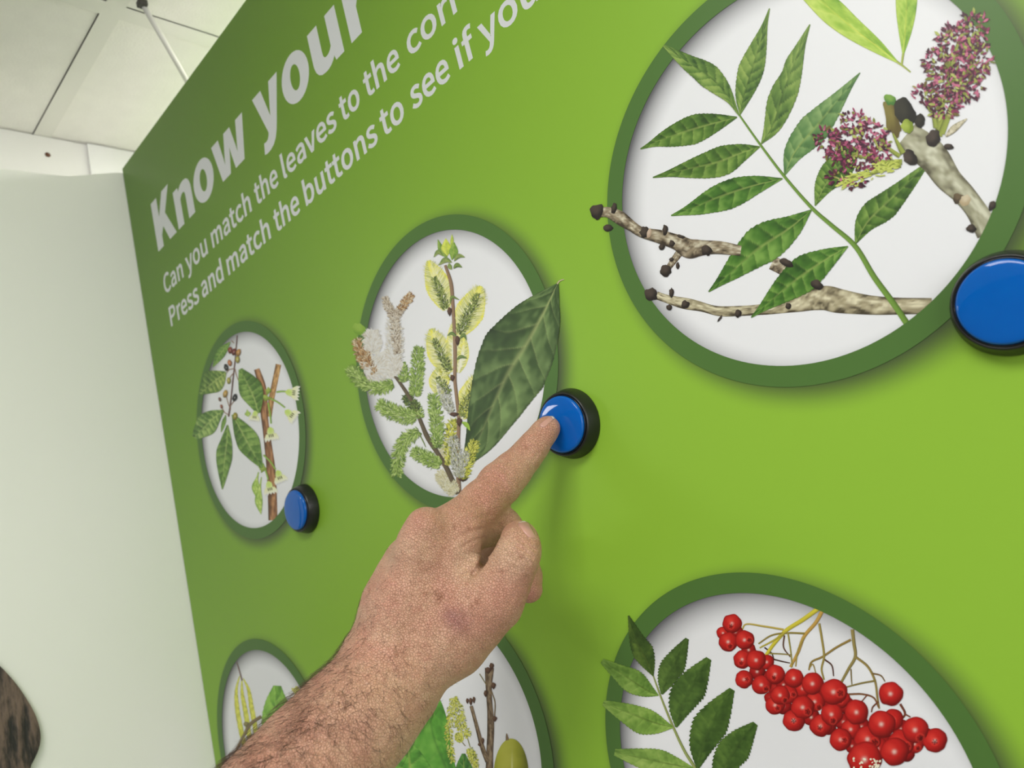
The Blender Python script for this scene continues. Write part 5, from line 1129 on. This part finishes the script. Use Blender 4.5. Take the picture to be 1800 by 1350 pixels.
FK = [(773, 1050, 5.5, .85), (765, 1042, 4, .5), (748, 1042, 4, .5), (838, 1058, 4, .6), (830, 1066, 3, .5), (799, 928, 2.2, .7), (823, 929, 2.4, .6), (842, 874, 2, .5), (882, 1004, 3.2, .6), (876, 1004, 2.4, .4), (915, 980, 2.6, .6),
      (924, 1012, 2.6, .5), (921, 1022, 2.0, .4), (765, 960, 2.4, .35), (900, 783, 2, .5), (924, 785, 2.2, .55), (918, 798, 1.6, .3), (607, 1245, 2.4, .7), (659, 1259, 2, .5), (697, 1152, 2.2, .5), (698, 990, 3, .3), (699, 1128, 1.8, .4), (640, 1100, 2, .4), (590, 1308, 2.2, .6)]
for _ in range(90):
    u, v = fr.uniform(620, 900), fr.uniform(920, 1180)
    FK.append((u, v, fr.uniform(1.6, 4.0), fr.uniform(.12, .34)))
for _ in range(40):
    u, v = fr.uniform(500, 760), fr.uniform(1150, 1350)
    FK.append((u, v, fr.uniform(1.2, 2.4), fr.uniform(.15, .4)))
for u, v, s_, k_ in FK:
    tint(brown, k_ * spot(u, v, s_))
base = np.clip(base, .01, .9)

n = Nodes('skin')
a = n.new('ShaderNodeVertexColor'); a.layer_name = 'Col'
tc = n.new('ShaderNodeTexCoord').outputs['Object']
vor = n.new('ShaderNodeTexVoronoi'); vor.inputs['Scale'].default_value = 620; vor.feature = 'DISTANCE_TO_EDGE'
n.link(tc, vor.inputs['Vector'])
nf = n.noise(700, 3, .6, tc)
nm = n.noise(130, 4, .6, tc)
col = n.mix(n.ramp(nm, (.35, .7, 0, .28)), a.outputs[0], (.44, .19, .13))
n.link(col, n.b.inputs['Base Color'])
n.b.inputs['Roughness'].default_value = .46
n.b.inputs['Specular IOR Level'].default_value = .42
n.b.inputs['Subsurface Weight'].default_value = .12
n.b.inputs['Subsurface Radius'].default_value = (.006, .0025, .0012)
n.b.inputs['Subsurface Scale'].default_value = .5
h = n.math('ADD', n.ramp(vor.outputs['Distance'], (0, .12, 0, 1)), n.math('MULTIPLY', nf, .8))
h = n.math('ADD', h, n.math('MULTIPLY', nm, 2.6))
n.bump(h, .75, .0007)
M['skin'] = n.m
n = Nodes('fingernail'); n.b.inputs['Base Color'].default_value = (.56, .30, .245, 1); n.b.inputs['Roughness'].default_value = .25; M['nailm'] = n.m
n = Nodes('nail_edge'); n.b.inputs['Base Color'].default_value = (.66, .58, .48, 1); n.b.inputs['Roughness'].default_value = .35; M['naile'] = n.m
n = Nodes('arm_hair'); n.b.inputs['Base Color'].default_value = (.075, .036, .022, 1); n.b.inputs['Roughness'].default_value = .5; M['hair'] = n.m

org = J(628, 1262, .338)
Fq = np.empty(len(me2.loops), np.int32); me2.loops.foreach_get('vertex_index', Fq)
person = mesh_obj('person', Pv, Fq.reshape(-1, 4), M['skin'], None, cols=base, smooth=True, origin=org)
thing(person, 'bare hairy forearm and left hand pointing, index fingertip pressing the middle blue button', 'person')

# fingernails laid on the finish surface
def nail(name, corners, mat, lift, parent, nu=10, nvv=8):
    """corners in pixels: base-left, tip-left, tip-right, base-right"""
    c = np.array(corners, float)
    s_, t_ = np.meshgrid(np.linspace(0, 1, nu), np.linspace(0, 1, nvv), indexing='ij')
    s_, t_ = s_.ravel(), t_.ravel()
    bow = 1 + .0 * s_
    px = ((1 - s_) * (1 - t_))[:, None] * c[0] + (s_ * (1 - t_))[:, None] * c[1] + (s_ * t_)[:, None] * c[2] + ((1 - s_) * t_)[:, None] * c[3]
    ax_ = (c[1] + c[2] - c[0] - c[3]) / 2
    px = px + ax_ * (.13 * (4 * t_ * (1 - t_)) * (2 * s_ - 1))[:, None]
    Q = march(px); N_ = grad(Q)
    rim = np.minimum(np.minimum(s_, 1 - s_) * 4, np.minimum(t_, 1 - t_) * 4).clip(0, 1)
    up = Q + N_ * (lift * (.25 + .75 * np.sqrt(rim)))[:, None]
    dn = Q - N_ * .0004
    k = nu * nvv
    i, j = np.meshgrid(np.arange(nu - 1), np.arange(nvv - 1), indexing='ij')
    a_ = (i * nvv + j).ravel()
    top = np.stack([a_, a_ + 1, a_ + nvv + 1, a_ + nvv], 1)
    bd_ = [r * nvv for r in range(nu)] + [(nu - 1) * nvv + q for q in range(1, nvv)] + [r * nvv + nvv - 1 for r in range(nu - 2, -1, -1)] + list(range(nvv - 2, 0, -1))
    sides = [(bd_[i], bd_[(i + 1) % len(bd_)], bd_[(i + 1) % len(bd_)] + k, bd_[i] + k) for i in range(len(bd_))]
    Fc = top.tolist() + sides + (top[:, ::-1] + k).tolist()
    return mesh_obj(name, np.vstack([up, dn]), Fc, mat, parent, smooth=True)
nl = nail('fingernail', [(948, 746), (967, 730.5), (973.5, 737), (957.5, 751)], M['nailm'], .00022, person)
nail('nail_edge', [(967.2, 730.6), (970.5, 729.5), (976, 735.8), (972.5, 736.6)], M['naile'], .00032, nl, 5, 6)
nl = nail('fingernail', [(944, 946), (929, 917), (910, 921.5), (927, 943)], M['nailm'], .00050, person)
nail('nail_edge', [(928.5, 917.5), (923, 915), (911, 919), (913.5, 921.5)], M['naile'], .00030, nl, 5, 6)

# hair on the forearm and the back of the hand
hr = np.random.default_rng(5)
nz = Nv @ RM[2]
u_, v_ = UV[:, 0], UV[:, 1]
vis = (nz > -.5) & (v_ < 1850)
axd = (v_ - 1120) * .72 - (u_ - 640) * .62          # distance down the arm from the wrist, in pixels
dens = np.clip((axd + 90) / 190, 0, 1) ** 1.3
edge_left = np.clip(1.15 - (u_ * .74 + v_ * .67 - 1215) / 190, .12, 1)
dens = dens * edge_left * vis
dens[(u_ > 800)] = 0
dens = dens + .03 * ((u_ > 620) & (u_ < 800) & (v_ > 960) & (v_ < 1200) & (nz > 0))
dens = dens * (.35 + 1.3 * vn(u_ / 22, v_ / 22, 2) ** 2)
NH = 4300
idx = hr.choice(len(Pv), NH, p=dens / dens.sum())
down = -RM[1]; rgt = RM[0]
HV, HF = [], []
for i in idx:
    p, nn_ = Pv[i], Nv[i]
    far = np.clip((axd[i] + 40) / 160, 0, 1)
    an = hr.normal(.35 if u_[i] * .74 + v_[i] * .67 > 1300 else -.1, .6)
    t_ = down * math.cos(an) + rgt * math.sin(an)
    t_ = t_ - nn_ * (t_ @ nn_); t_ /= np.linalg.norm(t_) + 1e-9
    s_ = np.cross(nn_, t_)
    L_ = hr.uniform(.0055, .0135) * (.35 + .75 * far)
    curl = hr.normal(0, .9)
    r0 = hr.uniform(.00004, .00008)
    pts_ = []
    q_ = p.copy(); a_ = 0
    ns = 6
    for k in range(ns + 1):
        pts_.append(q_.copy())
        f_ = k / ns
        el = .38 * (1 - f_) - .30 * f_
        d_ = (t_ * math.cos(a_) + s_ * math.sin(a_)) * math.cos(el) + nn_ * math.sin(el)
        q_ = q_ + d_ * (L_ / ns); a_ += curl / ns * 1.4
    b_ = len(HV)
    for k, q_ in enumerate(pts_):
        r = r0 * (1 - .8 * k / ns)
        for m_ in range(3):
            th = 2 * math.pi * m_ / 3
            HV.append(q_ + s_ * (r * math.cos(th)) + nn_ * (r * math.sin(th)))
    for k in range(ns):
        for m_ in range(3):
            HF.append((b_ + 3 * k + m_, b_ + 3 * k + (m_ + 1) % 3, b_ + 3 * k + 3 + (m_ + 1) % 3, b_ + 3 * k + 3 + m_))
hair = mesh_obj('arm_hair', HV, HF, M['hair'], person, smooth=True)
hair['kind'] = 'stuff'
